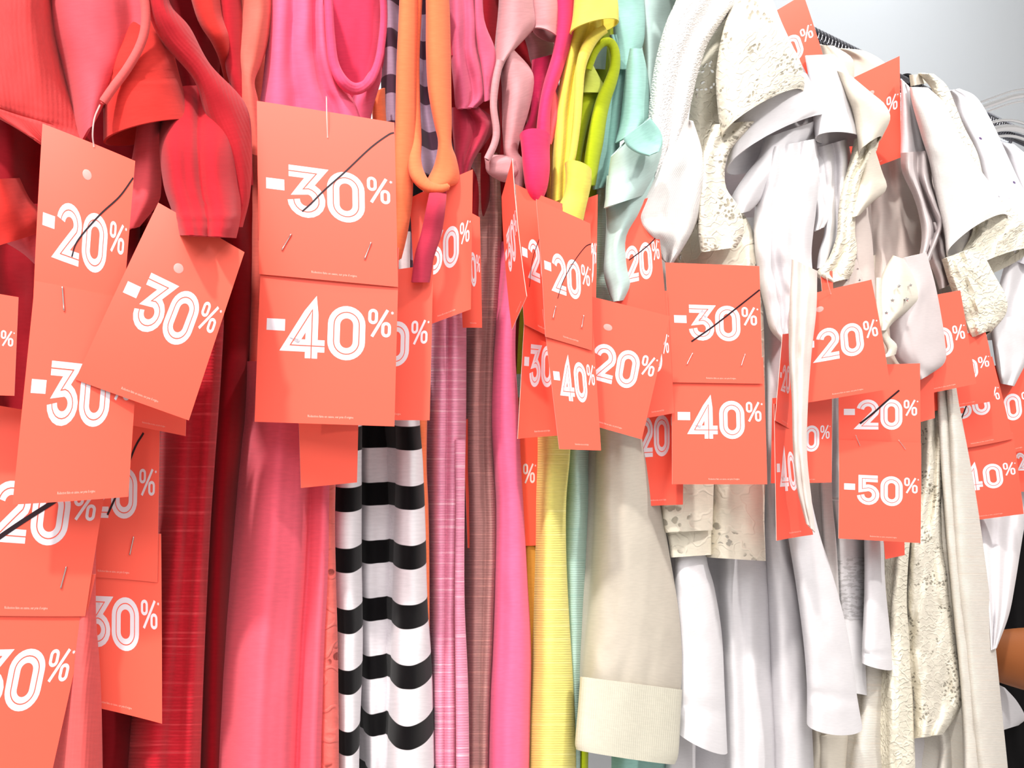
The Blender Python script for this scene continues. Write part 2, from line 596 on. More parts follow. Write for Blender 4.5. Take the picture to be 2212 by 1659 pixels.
fabric('orange', (250, 126, 82), 'jersey', var=0.04)
fabric('rose', (216, 96, 128), 'jersey')
fabric('deep_rose', (184, 52, 76), 'jersey')
fabric('mauve', (208, 148, 152), 'jersey', var=0.05)
fabric('brown_mauve', (178, 128, 124), 'slub', second=(208, 150, 140), var=0.06)
fabric('slub_pink', (236, 150, 178), 'slub', second=(252, 214, 224), var=0.06)
fabric('hot_pink', (246, 58, 110), 'jersey', var=0.04)
fabric('candy_pink', (253, 112, 154), 'jersey', var=0.04)
fabric('yellow', (244, 224, 96), 'jersey', var=0.04)
fabric('yellow_body', (242, 230, 128), 'slub', second=(246, 236, 160), var=0.05)
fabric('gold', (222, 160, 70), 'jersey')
fabric('lime', (176, 190, 28), 'jersey', var=0.05)
fabric('lime_pale', (206, 216, 96), 'jersey')
fabric('mint', (166, 214, 204), 'jersey', var=0.05, thin=0.15)
fabric('mint_pale', (206, 232, 226), 'jersey', var=0.03, thin=0.15)
fabric('mint_slub', (178, 208, 196), 'slub', second=(150, 184, 174))
fabric('terry_white', (242, 238, 236), 'terry', var=0.03)
fabric('white_rib', (244, 239, 236), 'rib', var=0.03, thin=0.15)
fabric('ivory_sheer', (222, 213, 198), 'jersey', var=0.03, thin=0.2)
fabric('ivory_band', (218, 214, 196), 'rib', var=0.03)
fabric('cream_lace', (248, 241, 224), 'lace', var=0.03, thin=0.15)
fabric('cream_guipure', (246, 238, 218), 'guipure', var=0.03)
fabric('cream_crochet', (247, 240, 220), 'crochet', var=0.05)
fabric('cream', (245, 236, 220), 'jersey', var=0.03, thin=0.15)
fabric('white', (246, 243, 246), 'jersey', var=0.02, thin=0.12)
fabric('white_print', (240, 238, 240), 'print', var=0.02)
fabric('peach_white', (246, 232, 224), 'jersey', var=0.02, thin=0.1)
fabric('sheer_white', (244, 234, 234), 'jersey', var=0.02, thin=0.3)
fabric('grey_white', (226, 220, 210), 'slub', second=(214, 200, 186), var=0.035)
fabric('speckle_white', (240, 239, 246), 'speckle', var=0.02)
fabric('stitch_grey', (198, 190, 186), 'jersey')

BODY = [4.5, 2.4, 0.8, 0.1, 0.5]
CONVEX = [1.0, 0.2, -0.2, 0.2, 1.0]
FLAT = [0.2, 0, 0, 0.2]

# ---- red garments at the left
g = Garment('cardigan', 'coral red knitted cardigan in the top left corner with a rounded front edge', 'clothing', (150, 60), 'red and coral garments at the left')
g.sheet('sleeve', 'coral', [(-90, -60, 112, -60), (-90, 60, 118, 60), (-80, 150, 140, 170), (-70, 205, 172, 270), (-60, 225, 205, 330), (20, 262, 215, 400)], z=-2.0,
        prof=[1.2, .3, 0, -.3, -.1, 1.6], dents=(0.62, 0.66), amp=.12)
g.sheet('front_panel', 'coral_pink', [(100, -60, 306, -60), (112, 60, 318, 40), (136, 150, 304, 110), (158, 250, 250, 200), (170, 320, 222, 228)], z=-2.4,
        prof=[2.4, .8, .1, -.2, 0, .7, .2], amp=.10)
g.band('front_edge', 'coral_rim', [(296, -60), (312, 0), (314, 55), (302, 100), (275, 148), (244, 190), (222, 222)], 15, z=-3.3, thick=.4)
g.sheet('hem_fold', 'maroon', [(-90, 190, 120, 250), (-90, 300, 130, 330), (-90, 380, 130, 400), (-90, 440, 130, 440)], z=0.4, prof=[0, .6, -.2, .9, .2], amp=.25)
g.sheet('hem_fold', 'orange_red', [(-90, 390, 40, 385), (-90, 450, 62, 430), (-90, 520, 95, 470), (-90, 560, 90, 500)], z=-0.6, prof=[0, .2, -.3, .6], amp=.2)
g.sheet('hem_fold', 'rose_red', [(10, 520, 100, 480), (50, 545, 105, 530), (78, 570, 110, 560)], z=0.4, amp=.15)
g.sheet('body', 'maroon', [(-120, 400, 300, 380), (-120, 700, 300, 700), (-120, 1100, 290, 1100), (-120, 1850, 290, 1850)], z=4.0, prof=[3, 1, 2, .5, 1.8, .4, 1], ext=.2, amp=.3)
g.shoulders('coral', -60, 290, -50, -1.4, 'coral cardigan')

g = Garment('sweater', 'salmon ribbed sweater at the bottom left, behind the lowest tags', 'clothing', (180, 1400), 'red and coral garments at the left')
g.sheet('body', 'salmon_rib', [(150, 1180, 205, 1180), (160, 1320, 205, 1330), (140, 1500, 216, 1500), (120, 1850, 222, 1850)], z=-1.0, prof=[1.5, .3, -.3, .1, 1.2], ext=.18)

g = Garment('tee_shirt', 'orange red tee shirt with a hemmed short sleeve beside the coral cardigan', 'clothing', (320, 180), 'red and coral garments at the left')
g.tube('sleeve', 'orange_red', [(250, -70, 330, -70, 0, 0, 2.0), (240, 20, 350, 10, 0, 0, 1.2), (232, 130, 372, 110), (226, 200, 394, 195, 0, -4), (226, 305, 414, 268, 6, -22)], z=-1.2, bulge=2.2, dents=(.62, .66), amp=.1)
g.sheet('hanging_cuff', 'rose_red', [(300, 260, 346, 260), (288, 340, 345, 330), (272, 410, 346, 405), (256, 468, 338, 440), (262, 502, 300, 488)], z=-1.6, prof=[.8, 0, -.3, .9])

g.sheet('gap_backing', 'maroon', [(120, -80, 560, -80), (120, 250, 560, 250), (180, 600, 500, 600), (200, 900, 480, 900)], z=8.0, prof=[1, 0, .8, .2, 1], amp=.2)  # added backing sheet; its dark maroon stands in for shade in the gaps
g.shoulders('orange_red', 250, 335, -66, 2.0, 'orange red tee')

g = Garment('knit_shirt', 'dark red jersey shirt with a ribbed cuff hanging into the tilted minus 30 tag', 'clothing', (440, 200), 'red and coral garments at the left')
g.sheet('inner_side', 'maroon', [(318, -60, 470, -60), (335, 60, 480, 60), (370, 180, 470, 180), (410, 290, 470, 290)], z=2.4, prof=[0, 1.2, .4, 1.5])  # dark maroon paints the shade deep in the crevice
g.sheet('sleeve', 'dark_red', [(356, 190, 500, 180, 4.0), (348, 262, 512, 245, 2.6), (347, 325, 512, 318, .9), (356, 400, 514, 395), (372, 450, 518, 448, -.8), (382, 478, 516, 478, -1.6), (390, 508, 508, 514, -2.0)], z=-5.2,
        prof=[1.4, .3, -.1, .1, .25, .8, .15, -.1, .1, .6, 1.6], dents=(.83, .86), amp=.12)
g.sheet('front_edge', 'dark_red_rib', [(318, -60, 352, -60), (322, 20, 366, 10), (352, 90, 408, 60), (420, 170, 452, 140), (446, 250, 528, 225), (480, 330, 542, 320), (500, 420, 538, 420), (484, 490, 522, 490)], z=-3.4, prof=[.9, 0, -.3, .8], wrap=.9)
g.sheet('shoulder_fold', 'orange_red', [(400, -60, 470, -60), (428, 40, 478, 30), (458, 90, 494, 80), (476, 130, 500, 125, 1.0), (490, 190, 505, 190, 3.5)], z=-.8, prof=[1, 0, -.2, 1.1])
g.sheet('shoulder_fold', 'dark_red', [(462, -60, 524, -60), (478, 60, 526, 60), (490, 150, 530, 150), (516, 250, 538, 250), (522, 400, 545, 400)], z=-.2, prof=[1, 0, 0, .9])
g.sheet('body', 'red_slub', [(318, 460, 470, 460), (330, 640, 482, 640), (345, 800, 476, 800), (345, 1000, 462, 1000), (338, 1150, 452, 1150), (305, 1400, 440, 1400), (272, 1620, 432, 1620), (262, 1850, 425, 1850)], z=1.6,
        prof=[3.6, 1.8, .6, .1, .5, .35, -.1, 1.1], ext=.2, amp=.06)
g.shoulders('dark_red', 325, 520, -55, -.4, 'dark red shirt')

g = Garment('dress', 'smooth wine red dress side glimpsed between the slub red body and the pink tank top', 'clothing', (490, 700), 'red and coral garments at the left')
g.sheet('body', 'wine', [(450, 300, 560, 300), (450, 700, 556, 700), (440, 1000, 520, 1000), (430, 1300, 500, 1300), (415, 1850, 485, 1850)], z=4.0, prof=[3, 1.2, .3, .8, 2], ext=.2)

g = Garment('blouse', 'salmon jersey blouse with a narrow sleeve left of the pink tank top', 'clothing', (550, 90), 'red and coral garments at the left')
g.sheet('sleeve', 'salmon', [(515, -60, 582, -60), (522, 30, 587, 20), (518, 90, 580, 80), (518, 120, 566, 130), (524, 160, 548, 175), (520, 215, 556, 220), (530, 262, 560, 275), (538, 330, 565, 340)], z=-.6, prof=[1.1, .1, -.4, .9], amp=.16)
g.sheet('body', 'salmon', [(535, -60, 600, -60), (540, 200, 590, 200), (545, 500, 590, 500), (540, 800, 580, 800)], z=4.5, ext=.15)

# ---- pink tank top
g.shoulders('salmon', 516, 596, -55, .4, 'salmon blouse')

g = Garment('tank_top', 'hot pink jersey tank top with a deep bound armhole behind the biggest tag', 'clothing', (650, 120), 'pink garments left of the centre')
g.sheet('front_panel', 'tank_pink', [(584, -60, 716, -60), (582, 20, 712, 20), (575, 120, 718, 110), (568, 190, 742, 185), (562, 240, 770, 235), (560, 360, 800, 350), (560, 520, 790, 520)], z=-.6,
        prof=[1.2, .1, .0, .5, .1, -.1, .45, -.2, .3], amp=.08)
g.sheet('back_panel', 'tank_back', [(700, -60, 834, -60), (704, 60, 832, 60), (716, 140, 826, 140), (745, 215, 800, 215)], z=2.6, prof=[.8, .4, .2, 0, .5], amp=.08)
g.sheet('side_panel', 'tank_pink', [(796, 160, 822, 130), (770, 200, 822, 170), (752, 240, 806, 225), (750, 300, 790, 300)], z=.6, prof=[.6, 0, .9])
g.band('armhole_binding', 'tank_trim', [(706, -60), (710, 10), (714, 80), (722, 140), (742, 178), (768, 192), (796, 178), (816, 138), (826, 80), (829, 20), (822, -60)], [15, 15, 16, 18, 22, 22, 18, 14, 13, 12, 12], z=-1.0,
       thick=.35, zs=[0, 0, 0, 0, 0, .5, 1.2, 2, 2.6, 2.8, 2.8])
g.sheet('body', 'body_pink', [(545, 780, 728, 780), (548, 900, 724, 900), (540, 960, 722, 960), (528, 1080, 720, 1080), (512, 1240, 716, 1240), (492, 1400, 708, 1400), (478, 1560, 702, 1560), (465, 1850, 694, 1850)], z=.4,
        prof=[3.4, 2.2, .9, .15, -.25, -.1, .05, .3, 1.5, 1.0, .35, 1.6], ext=.2, amp=.05, nu=60)
g.shoulders('tank_pink', 586, 715, -55, -.2, 'pink tank top')

g = Garment('lace_shirt', 'coral guipure lace top peeping out between the pink body and the striped tee', 'clothing', (712, 1200), 'pink garments left of the centre')
g.sheet('body', 'coral_lace', [(690, 880, 728, 880), (694, 1100, 722, 1100), (700, 1250, 724, 1250), (695, 1400, 728, 1400), (690, 1600, 730, 1600), (690, 1850, 730, 1850)], z=1.4, prof=[1, .1, -.1, .5], ext=.15, amp=.08)

# ---- striped tee
g = Garment('striped_tee', 'black and white striped tee shirt hanging in three folds', 'clothing', (820, 1100), 'striped and orange garments')
g.sheet('body_fold', 'stripe_knit', [(722, 760, 782, 760), (722, 1000, 780, 1000), (718, 1200, 780, 1200), (722, 1400, 782, 1400), (726, 1600, 775, 1600), (728, 1850, 772, 1850)], z=2.2, prof=[2.2, .6, 0, .9], amp=.1, ext=.15)
g.sheet('body_fold', 'stripe_knit', [(766, 740, 868, 740), (770, 950, 862, 950), (774, 1200, 856, 1200), (778, 1450, 852, 1450), (790, 1640, 845, 1640), (790, 1850, 842, 1850)], z=3.6, prof=[1.6, .3, .1, .0, .6], amp=.1, ext=.15)
g.sheet('body_fold', 'stripe_knit', [(850, 740, 905, 740), (855, 900, 905, 900), (856, 1000, 912, 1000), (852, 1150, 918, 1150), (848, 1300, 922, 1300), (844, 1450, 932, 1450), (836, 1640, 937, 1640), (834, 1850, 938, 1850)], z=.6,
        prof=[2.2, .8, .1, -.2, .1, .9], amp=.12, ext=.15)
g.sheet('sheer_shoulder', 'stripe_shaded', [(818, -60, 952, -60), (822, 100, 956, 100), (828, 250, 965, 250), (840, 350, 985, 370), (860, 450, 960, 470), (862, 650, 930, 650)], z=3.4, prof=[.8, 0, .5, .1, .8, .2, .6], amp=.16, label='striped shoulder with shade put into its lilac and plum colours')
g.sheet('white_lining', 'white_print', [(900, 385, 985, 405), (915, 420, 968, 420), (916, 450, 948, 450), (920, 470, 932, 480)], z=1.6, amp=.1, label='white lining edge')
g.sheet('black_lining', 'black_cloth', [(880, 370, 930, 380), (885, 430, 928, 430), (895, 480, 926, 480), (908, 520, 918, 520)], z=2.4, amp=.1, label='black lining')
g.sheet('white_lining', 'white', [(860, 500, 885, 500), (862, 560, 884, 570), (866, 620, 884, 620)], z=2.0, amp=.05)

# ---- orange top
g.shoulders('stripe_shaded', 822, 948, -55, 3.4, 'striped tee')

g = Garment('strappy_top', 'orange jersey top of long looped straps left of the rose garments', 'clothing', (905, 150), 'striped and orange garments')
g.band('strap', 'orange', [(884, -60), (882, 40), (878, 150), (876, 260), (872, 360), (872, 430), (866, 500), (860, 560)], [34, 38, 40, 40, 38, 34, 26, 10], z=-2.0, thick=.5, nu=22)
g.band('strap', 'orange', [(904, -60), (900, 40), (897, 130), (899, 230), (900, 300), (896, 345), (902, 378), (922, 402), (948, 408), (970, 402)], [18, 17, 15, 14, 18, 24, 28, 22, 16, 10], z=-1.8, thick=.5, zs=[0, 0, 0, 0, -.2, -.6, -1, -1.4, -1.6, -1.6])
g.sheet('strap', 'orange', [(921, -60, 966, -60), (922, 30, 970, 30), (922, 110, 972, 110), (926, 190, 973, 190), (938, 260, 974, 265), (948, 305, 974, 312), (944, 340, 984, 342), (936, 366, 991, 378), (924, 390, 986, 396), (924, 404, 960, 404)], z=-3.4,
        prof=[.6, .1, -.1, 0, .5], amp=.04)
g.sheet('side_strip', 'orange', [(800, 200, 830, 190), (806, 250, 832, 250), (812, 330, 840, 330)], z=2.2, amp=.08)
g.sheet('side_strip', 'orange', [(900, 860, 922, 860), (908, 1000, 920, 1000), (910, 1100, 924, 1100), (918, 1250, 926, 1250), (918, 1500, 926, 1500)], z=1.8, amp=.04, ext=.1)

# ---- rose garments
g.shoulders('orange', 868, 964, -56, -2.2, 'orange strappy top')

g = Garment('robe', 'rose pink plush robe with raw frayed edges right of the orange straps', 'clothing', (1000, 120), 'rose and mauve garments')
g.sheet('collar', 'deep_rose', [(962, -60, 1010, -60), (966, 50, 1006, 50), (975, 120, 1000, 120)], z=-.6, prof=[.8, 0, .6])
g.sheet('front_panel', 'rose', [(968, -60, 1030, -60), (972, 60, 1034, 40), (976, 130, 1034, 110), (982, 190, 1052, 170), (985, 228, 1054, 205), (990, 236, 1028, 232)], z=-1.0, prof=[.8, .1, .5, -.1, .5], amp=.12)
g.sheet('lapel', 'rose', [(1026, -60, 1040, -60), (1028, 40, 1044, 40), (1032, 100, 1066, 100), (1040, 140, 1070, 130), (1046, 180, 1062, 180), (1048, 220, 1056, 215)], z=-1.2, prof=[.3, 0, .5])
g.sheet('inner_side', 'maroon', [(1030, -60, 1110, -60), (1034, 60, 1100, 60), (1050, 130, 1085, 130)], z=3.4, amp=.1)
g.sheet('lower_panel', 'deep_rose', [(978, 232, 1030, 230), (978, 270, 1070, 262), (982, 310, 1060, 290), (985, 350, 1025, 340), (990, 385, 1010, 380)], z=-.2, prof=[.6, 0, .4, -.2, .7], amp=.14)
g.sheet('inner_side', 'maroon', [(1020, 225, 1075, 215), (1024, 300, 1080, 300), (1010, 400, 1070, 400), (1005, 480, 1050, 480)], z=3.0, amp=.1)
g.sheet('frayed_strip', 'deep_rose', [(934, 380, 966, 385, 4.0), (926, 430, 962, 435), (912, 500, 952, 505), (898, 550, 936, 555), (890, 610, 926, 610)], wrap=.15, z=-4.2, prof=[.5, 0, .4], amp=.1)
g.shoulders('rose', 966, 1038, -56, -.8, 'rose robe')

g = Garment('knit_dress', 'pale pink slub knit dress with fine cross lines and a buttonless placket edge', 'clothing', (965, 900), 'rose and mauve garments')
g.sheet('body', 'slub_pink', [(925, 560, 1008, 560), (930, 680, 1006, 680), (928, 780, 1006, 780), (927, 930, 1005, 930), (928, 1100, 1000, 1100), (932, 1300, 992, 1300), (932, 1500, 990, 1500), (930, 1850, 992, 1850)], z=1.2,
        prof=[2.8, 1.0, .2, .55, -.1, .2, .9], ext=.18, amp=.07)
g.sheet('placket', 'slub_pink', [(984, 950, 1004, 950), (986, 1100, 1002, 1100), (984, 1300, 1002, 1300), (986, 1500, 1010, 1500), (988, 1850, 1014, 1850)], z=.8, prof=[.4, 0, .5], amp=.04)

g = Garment('long_shirt', 'dusty brown mauve slub top hanging long right of the pale pink knit', 'clothing', (1040, 600), 'rose and mauve garments')
g.sheet('body', 'brown_mauve', [(1006, 330, 1075, 330), (1010, 460, 1082, 460), (1012, 600, 1080, 600), (1006, 760, 1072, 760), (1004, 950, 1066, 950), (1004, 1150, 1074, 1150), (1004, 1350, 1066, 1350), (1006, 1550, 1056, 1550), (1006, 1850, 1052, 1850)], z=2.6,
        prof=[3.2, 1.2, .2, .5, .6, -.1, .9], ext=.18, amp=.10)

g.sheet('gap_backing', 'maroon', [(960, -80, 1200, -80), (960, 300, 1200, 300), (960, 700, 1120, 700), (960, 1850, 1100, 1850)], z=8.5, prof=[1, 0, .8, .2, 1], amp=.2)  # backing added behind the pinks, shade of the gaps painted in maroon

g = Garment('camisole', 'dusty mauve camisole with a wide twisted strap above the side-on red card', 'clothing', (1110, 120), 'rose and mauve garments')
g.sheet('wide_strap', 'mauve', [(1082, -60, 1142, -60), (1078, 20, 1158, 20), (1072, 80, 1160, 50), (1068, 130, 1140, 75), (1064, 165, 1100, 118), (1062, 200, 1082, 150)], z=-1.6, prof=[.9, 0, -.3, .1, .7], amp=.1)
g.tube('rolled_strap', 'mauve', [(1138, -60, 1202, -60), (1150, 10, 1208, 10), (1154, 50, 1208, 40), (1152, 66, 1206, 86, 0, -12)], z=-.4, bulge=1.2, amp=.1)
g.sheet('inner_strap', 'mauve', [(1130, 70, 1170, 70), (1140, 100, 1198, 95), (1148, 135, 1190, 120), (1160, 140, 1175, 132)], z=2.2, amp=.1)
g.band('strap_edge', 'mauve', [(1080, 130), (1070, 180), (1066, 230), (1072, 280), (1068, 310), (1052, 345)], [12, 13, 12, 12, 12, 12], z=-2.2, thick=.25)
g.sheet('front_strap', 'mauve', [(1092, 100, 1110, 110), (1084, 150, 1142, 145), (1086, 200, 1152, 175), (1086, 250, 1142, 235), (1088, 300, 1122, 300), (1090, 330, 1118, 330), (1094, 352, 1135, 352), (1100, 385, 1134, 380), (1112, 410, 1128, 405)], z=-1.6, prof=[.8, 0, -.25, .2, .9], amp=.12)
g.tube('strap_loop', 'mauve', [(1048, 338, 1062, 336), (1050, 352, 1110, 340, 0, 6), (1054, 372, 1118, 352, 0, 6), (1078, 388, 1120, 372), (1090, 392, 1112, 390)], z=-1.2, bulge=.8, amp=.06)

# ---- hot pink and yellow
g.shoulders('mauve', 1084, 1200, -56, -1.0, 'mauve camisole')

g = Garment('vest_top', 'hot pink vest top with a cupped strap end left of the yellow top', 'clothing', (1200, 60), 'bright garments in the middle')
g.sheet('strap', 'hot_pink', [(1198, -60, 1246, -60), (1202, 40, 1243, 40), (1196, 110, 1232, 100), (1176, 180, 1210, 165), (1166, 230, 1190, 225), (1160, 290, 1186, 290), (1166, 330, 1186, 325)], z=-1.4, prof=[.9, 0, -.1, .8], amp=.07)
g.sheet('strap_side', 'hot_pink', [(1150, 130, 1200, 115), (1150, 190, 1180, 190), (1146, 250, 1160, 250), (1126, 290, 1158, 290)], z=.6, prof=[.6, 0, .6], amp=.1)
g.tube('strap_cup', 'hot_pink', [(1124, 292, 1188, 300, 4, -18), (1128, 322, 1186, 322, 0, 2), (1132, 370, 1186, 368), (1138, 410, 1180, 408), (1150, 440, 1168, 436)], z=-2.0, bulge=1.2, amp=.08)
g.sheet('folded_strap', 'rose_red', [(1186, 175, 1192, 175), (1184, 220, 1208, 225), (1184, 250, 1218, 258), (1186, 275, 1200, 285), (1186, 310, 1190, 312)], z=-.8, prof=[.2, -.2, .7], amp=.05)
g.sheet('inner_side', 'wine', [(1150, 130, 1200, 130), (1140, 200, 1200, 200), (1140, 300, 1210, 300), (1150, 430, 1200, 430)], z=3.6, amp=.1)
g.sheet('body', 'candy_pink', [(1098, 520, 1140, 520), (1082, 640, 1118, 640), (1068, 760, 1112, 760), (1061, 900, 1120, 900), (1066, 1000, 1124, 1000), (1072, 1100, 1130, 1100), (1066, 1250, 1138, 1250), (1060, 1400, 1146, 1400), (1052, 1560, 1144, 1560), (1050, 1850, 1138, 1850)], z=1.2,
        prof=[2.4, 1.1, .5, .05, -.1, .0, .8], ext=.18, amp=.06)
g.shoulders('hot_pink', 1200, 1245, -56, -1.2, 'hot pink vest top')

g = Garment('yellow_top', 'sunny yellow jersey top with a rolled open cup above the minus 20 and 40 tag', 'clothing', (1250, 150), 'bright garments in the middle')
g.tube('shoulder_roll', 'yellow', [(1244, -70, 1322, -70), (1242, -10, 1330, -20), (1238, 40, 1334, 12), (1232, 72, 1335, 48, 4, -16)], z=-1.6, bulge=1.9, amp=.08)
g.sheet('strap', 'yellow', [(1236, 0, 1300, 20), (1230, 60, 1296, 70), (1222, 110, 1274, 95), (1208, 190, 1258, 150), (1196, 260, 1252, 210), (1194, 320, 1244, 290), (1192, 380, 1236, 350), (1190, 440, 1232, 420)], z=-1.2, prof=[1.0, .2, 0, .35, -.15, .5], amp=.06)
g.band('bound_edge', 'yellow', [(1308, 62), (1286, 78), (1266, 108), (1254, 150), (1250, 210), (1246, 270), (1238, 330), (1232, 362), (1238, 388), (1252, 402)], [16, 20, 22, 18, 15, 13, 12, 10, 9, 8], z=-1.9, thick=.35)
g.tube('cup', 'yellow', [(1222, 352, 1276, 372, 5, -12), (1224, 386, 1276, 396, 0, 6), (1220, 420, 1270, 424), (1206, 450, 1262, 458), (1195, 490, 1256, 490)], z=-2.2, bulge=1.4, amp=.06)
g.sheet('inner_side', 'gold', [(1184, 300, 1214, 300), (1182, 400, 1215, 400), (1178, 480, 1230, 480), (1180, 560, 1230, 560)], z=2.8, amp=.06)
g.sheet('body', 'yellow_body', [(1160, 860, 1232, 860), (1160, 980, 1230, 980), (1158, 1080, 1222, 1080), (1157, 1200, 1222, 1200), (1152, 1330, 1228, 1330), (1146, 1460, 1236, 1460), (1140, 1600, 1242, 1600), (1136, 1850, 1246, 1850)], z=.8,
        prof=[2.2, 1.1, .2, -.1, .0, .25, .9], ext=.18, amp=.06)
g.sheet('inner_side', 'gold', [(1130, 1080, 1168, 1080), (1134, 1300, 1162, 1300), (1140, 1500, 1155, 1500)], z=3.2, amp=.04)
g.shoulders('yellow', 1246, 1320, -62, -1.0, 'yellow top')

g = Garment('lime_top', 'lime green top with a looped strap and size label inside, between yellow and mint', 'clothing', (1290, 200), 'bright garments in the middle')
g.band('strap_loop', 'lime', [(1272, 150), (1284, 116), (1300, 94), (1318, 92), (1328, 112), (1328, 145), (1318, 180), (1304, 215), (1294, 255), (1286, 305), (1278, 350), (1272, 400)], [10, 12, 15, 17, 18, 20, 24, 28, 30, 32, 30, 26], z=-.4, thick=.4)
g.sheet('facing', 'lime_pale', [(1266, 135, 1278, 138), (1262, 165, 1298, 175), (1258, 185, 1313, 196), (1256, 200, 1308, 200)], z=-.2, prof=[.4, 0, .4], amp=.06)
g.sheet('facing', 'lime', [(1256, 192, 1306, 198), (1252, 230, 1286, 224), (1248, 270, 1270, 265), (1244, 320, 1258, 320), (1238, 370, 1250, 370)], z=.4, prof=[.3, 0, .5], amp=.06)
g.sheet('inside_back', 'lime', [(1240, 60, 1335, 60), (1240, 150, 1332, 150), (1236, 300, 1310, 300), (1236, 420, 1300, 420)], z=3.4, amp=.1)
g.sheet('size_label', 'mint_pale', [(1276, 98, 1310, 96), (1274, 125, 1308, 125), (1274, 148, 1306, 150)], z=2.2, amp=.02, label='pale woven size label')
g.sheet('body', 'lime', [(1236, 330, 1300, 330), (1240, 600, 1300, 600), (1262, 930, 1312, 930), (1268, 1030, 1292, 1030), (1268, 1200, 1284, 1200), (1258, 1400, 1274, 1400), (1250, 1850, 1266, 1850)], z=3.0, prof=[1, .2, 0, .6], ext=.15, amp=.06)

# ---- mint
g = Garment('mint_blouse', 'soft mint green blouse with a curled open sleeve end', 'clothing', (1350, 150), 'mint garments')
g.sheet('back_sleeve', 'mint', [(1322, -60, 1384, -60), (1322, 10, 1390, 10), (1326, 60, 1392, 50), (1330, 110, 1388, 95), (1338, 150, 1366, 150)], z=-.2, prof=[.8, .3, 0, .7], amp=.12)
g.sheet('strap_edge', 'mint', [(1318, 75, 1334, 75), (1326, 120, 1346, 120), (1318, 180, 1350, 160), (1302, 240, 1344, 220), (1290, 300, 1338, 300), (1282, 360, 1332, 360), (1282, 410, 1302, 405)], z=.4, prof=[.7, 0, .4, .1, .6], amp=.14)
g.sheet('sleeve', 'mint', [(1362, 105, 1386, 105), (1352, 160, 1398, 160), (1346, 220, 1404, 220), (1340, 270, 1404, 260), (1330, 310, 1392, 275)], z=-1.2, prof=[.9, 0, -.2, .9], amp=.12)
g.sheet('inner_curl', 'mint', [(1346, 298, 1404, 256), (1356, 316, 1424, 282), (1378, 330, 1430, 306), (1402, 336, 1422, 328)], z=-5.0, prof=[.1, .5, .1], wrap=.2, amp=.04)
g.tube('sleeve_end', 'mint_pale', [(1322, 338, 1402, 254, 8, -6), (1318, 372, 1428, 300, 12, 12), (1312, 410, 1418, 362, 4, 6), (1306, 450, 1390, 420)], z=-2.0, bulge=1.6, amp=.08)
g.sheet('sleeve_tail', 'mint_pale', [(1312, 380, 1432, 345), (1309, 430, 1436, 388), (1311, 480, 1402, 446), (1308, 540, 1358, 505), (1306, 590, 1358, 570), (1316, 630, 1366, 610), (1326, 652, 1345, 648)], z=-2.6, prof=[1.0, .3, -.2, .2, .9], amp=.14, label='paler hanging sleeve tail')
g.sheet('body', 'mint_slub', [(1280, 330, 1345, 330), (1270, 700, 1330, 700), (1226, 930, 1278, 930), (1222, 1080, 1272, 1080), (1216, 1220, 1268, 1220), (1222, 1350, 1260, 1350), (1232, 1500, 1254, 1500), (1240, 1850, 1250, 1850)], z=2.4, prof=[1.8, .6, 0, .2, .9], ext=.15, amp=.07)
g.sheet('back_hem', 'mint', [(1320, 1560, 1450, 1560), (1322, 1640, 1440, 1645), (1322, 1850, 1440, 1850)], z=5.4, amp=.1)
g.shoulders('mint', 1324, 1384, -55, 0, 'mint blouse')

g = Garment('pale_top', 'very pale mint top fading into white behind the white terry top', 'clothing', (1430, 40), 'mint garments')
g.sheet('shoulder', 'mint_pale', [(1376, -60, 1500, -60), (1380, 20, 1470, 20), (1388, 90, 1446, 80), (1394, 180, 1425, 160), (1398, 260, 1412, 250)], z=1.6, prof=[.6, 0, .4, .8], amp=.1)

# ---- white terry top, ivory blouse
g.shoulders('mint_pale', 1380, 1480, -55, 1.8, 'pale mint top')

g = Garment('terry_top', 'white terry top with a long diagonal shoulder fold left of the cream lace', 'clothing', (1490, 150), 'white and cream garments')
g.sheet('shoulder_fold', 'terry_white', [(1478, -60, 1610, -60), (1462, 0, 1600, 0), (1440, 50, 1574, 30), (1420, 120, 1530, 90), (1408, 190, 1506, 160), (1402, 260, 1492, 220), (1404, 320, 1478, 270), (1412, 364, 1452, 340), (1412, 386, 1430, 378)], z=-2.4,
        prof=[1.2, .2, 0, .1, .7, .2, -.2, .6], amp=.08)
g.tube('cup', 'white_rib', [(1474, 255, 1496, 262), (1448, 310, 1514, 318), (1412, 380, 1523, 370), (1384, 430, 1522, 420), (1372, 470, 1510, 470), (1400, 510, 1478, 530), (1432, 560, 1448, 575)], z=-1.6, bulge=1.8, prof=[.4, 0, .3, .6, -.2, .2], amp=.14)
g.sheet('body', 'white_rib', [(1390, 480, 1470, 480), (1395, 700, 1480, 700), (1400, 1000, 1470, 1000), (1400, 1200, 1465, 1200)], z=3.6, ext=.15, amp=.1)
g.shoulders('terry_white', 1480, 1600, -55, -2.0, 'white terry top')

g = Garment('ivory_blouse', 'sheer ivory blouse with a wide ribbed hem band at the bottom centre', 'clothing', (1350, 1100), 'white and cream garments')
g.sheet('body', 'ivory_sheer', [(1292, 860, 1388, 860), (1288, 960, 1400, 960), (1284, 1060, 1418, 1050), (1278, 1200, 1442, 1180), (1268, 1330, 1466, 1330), (1258, 1420, 1472, 1440), (1255, 1474, 1468, 1502)], z=-.6,
        prof=[2.4, 1.0, .3, -.1, -.2, .0, .8], ext=.16, amp=.08, nu=50)
g.tube('hem_band', 'ivory_band', [(1255, 1462, 1472, 1490), (1250, 1530, 1468, 1560), (1244, 1600, 1464, 1628), (1246, 1618, 1456, 1650, 0, 4)], z=.3, bulge=1.6, amp=.05, label='thicker ribbed hem band')

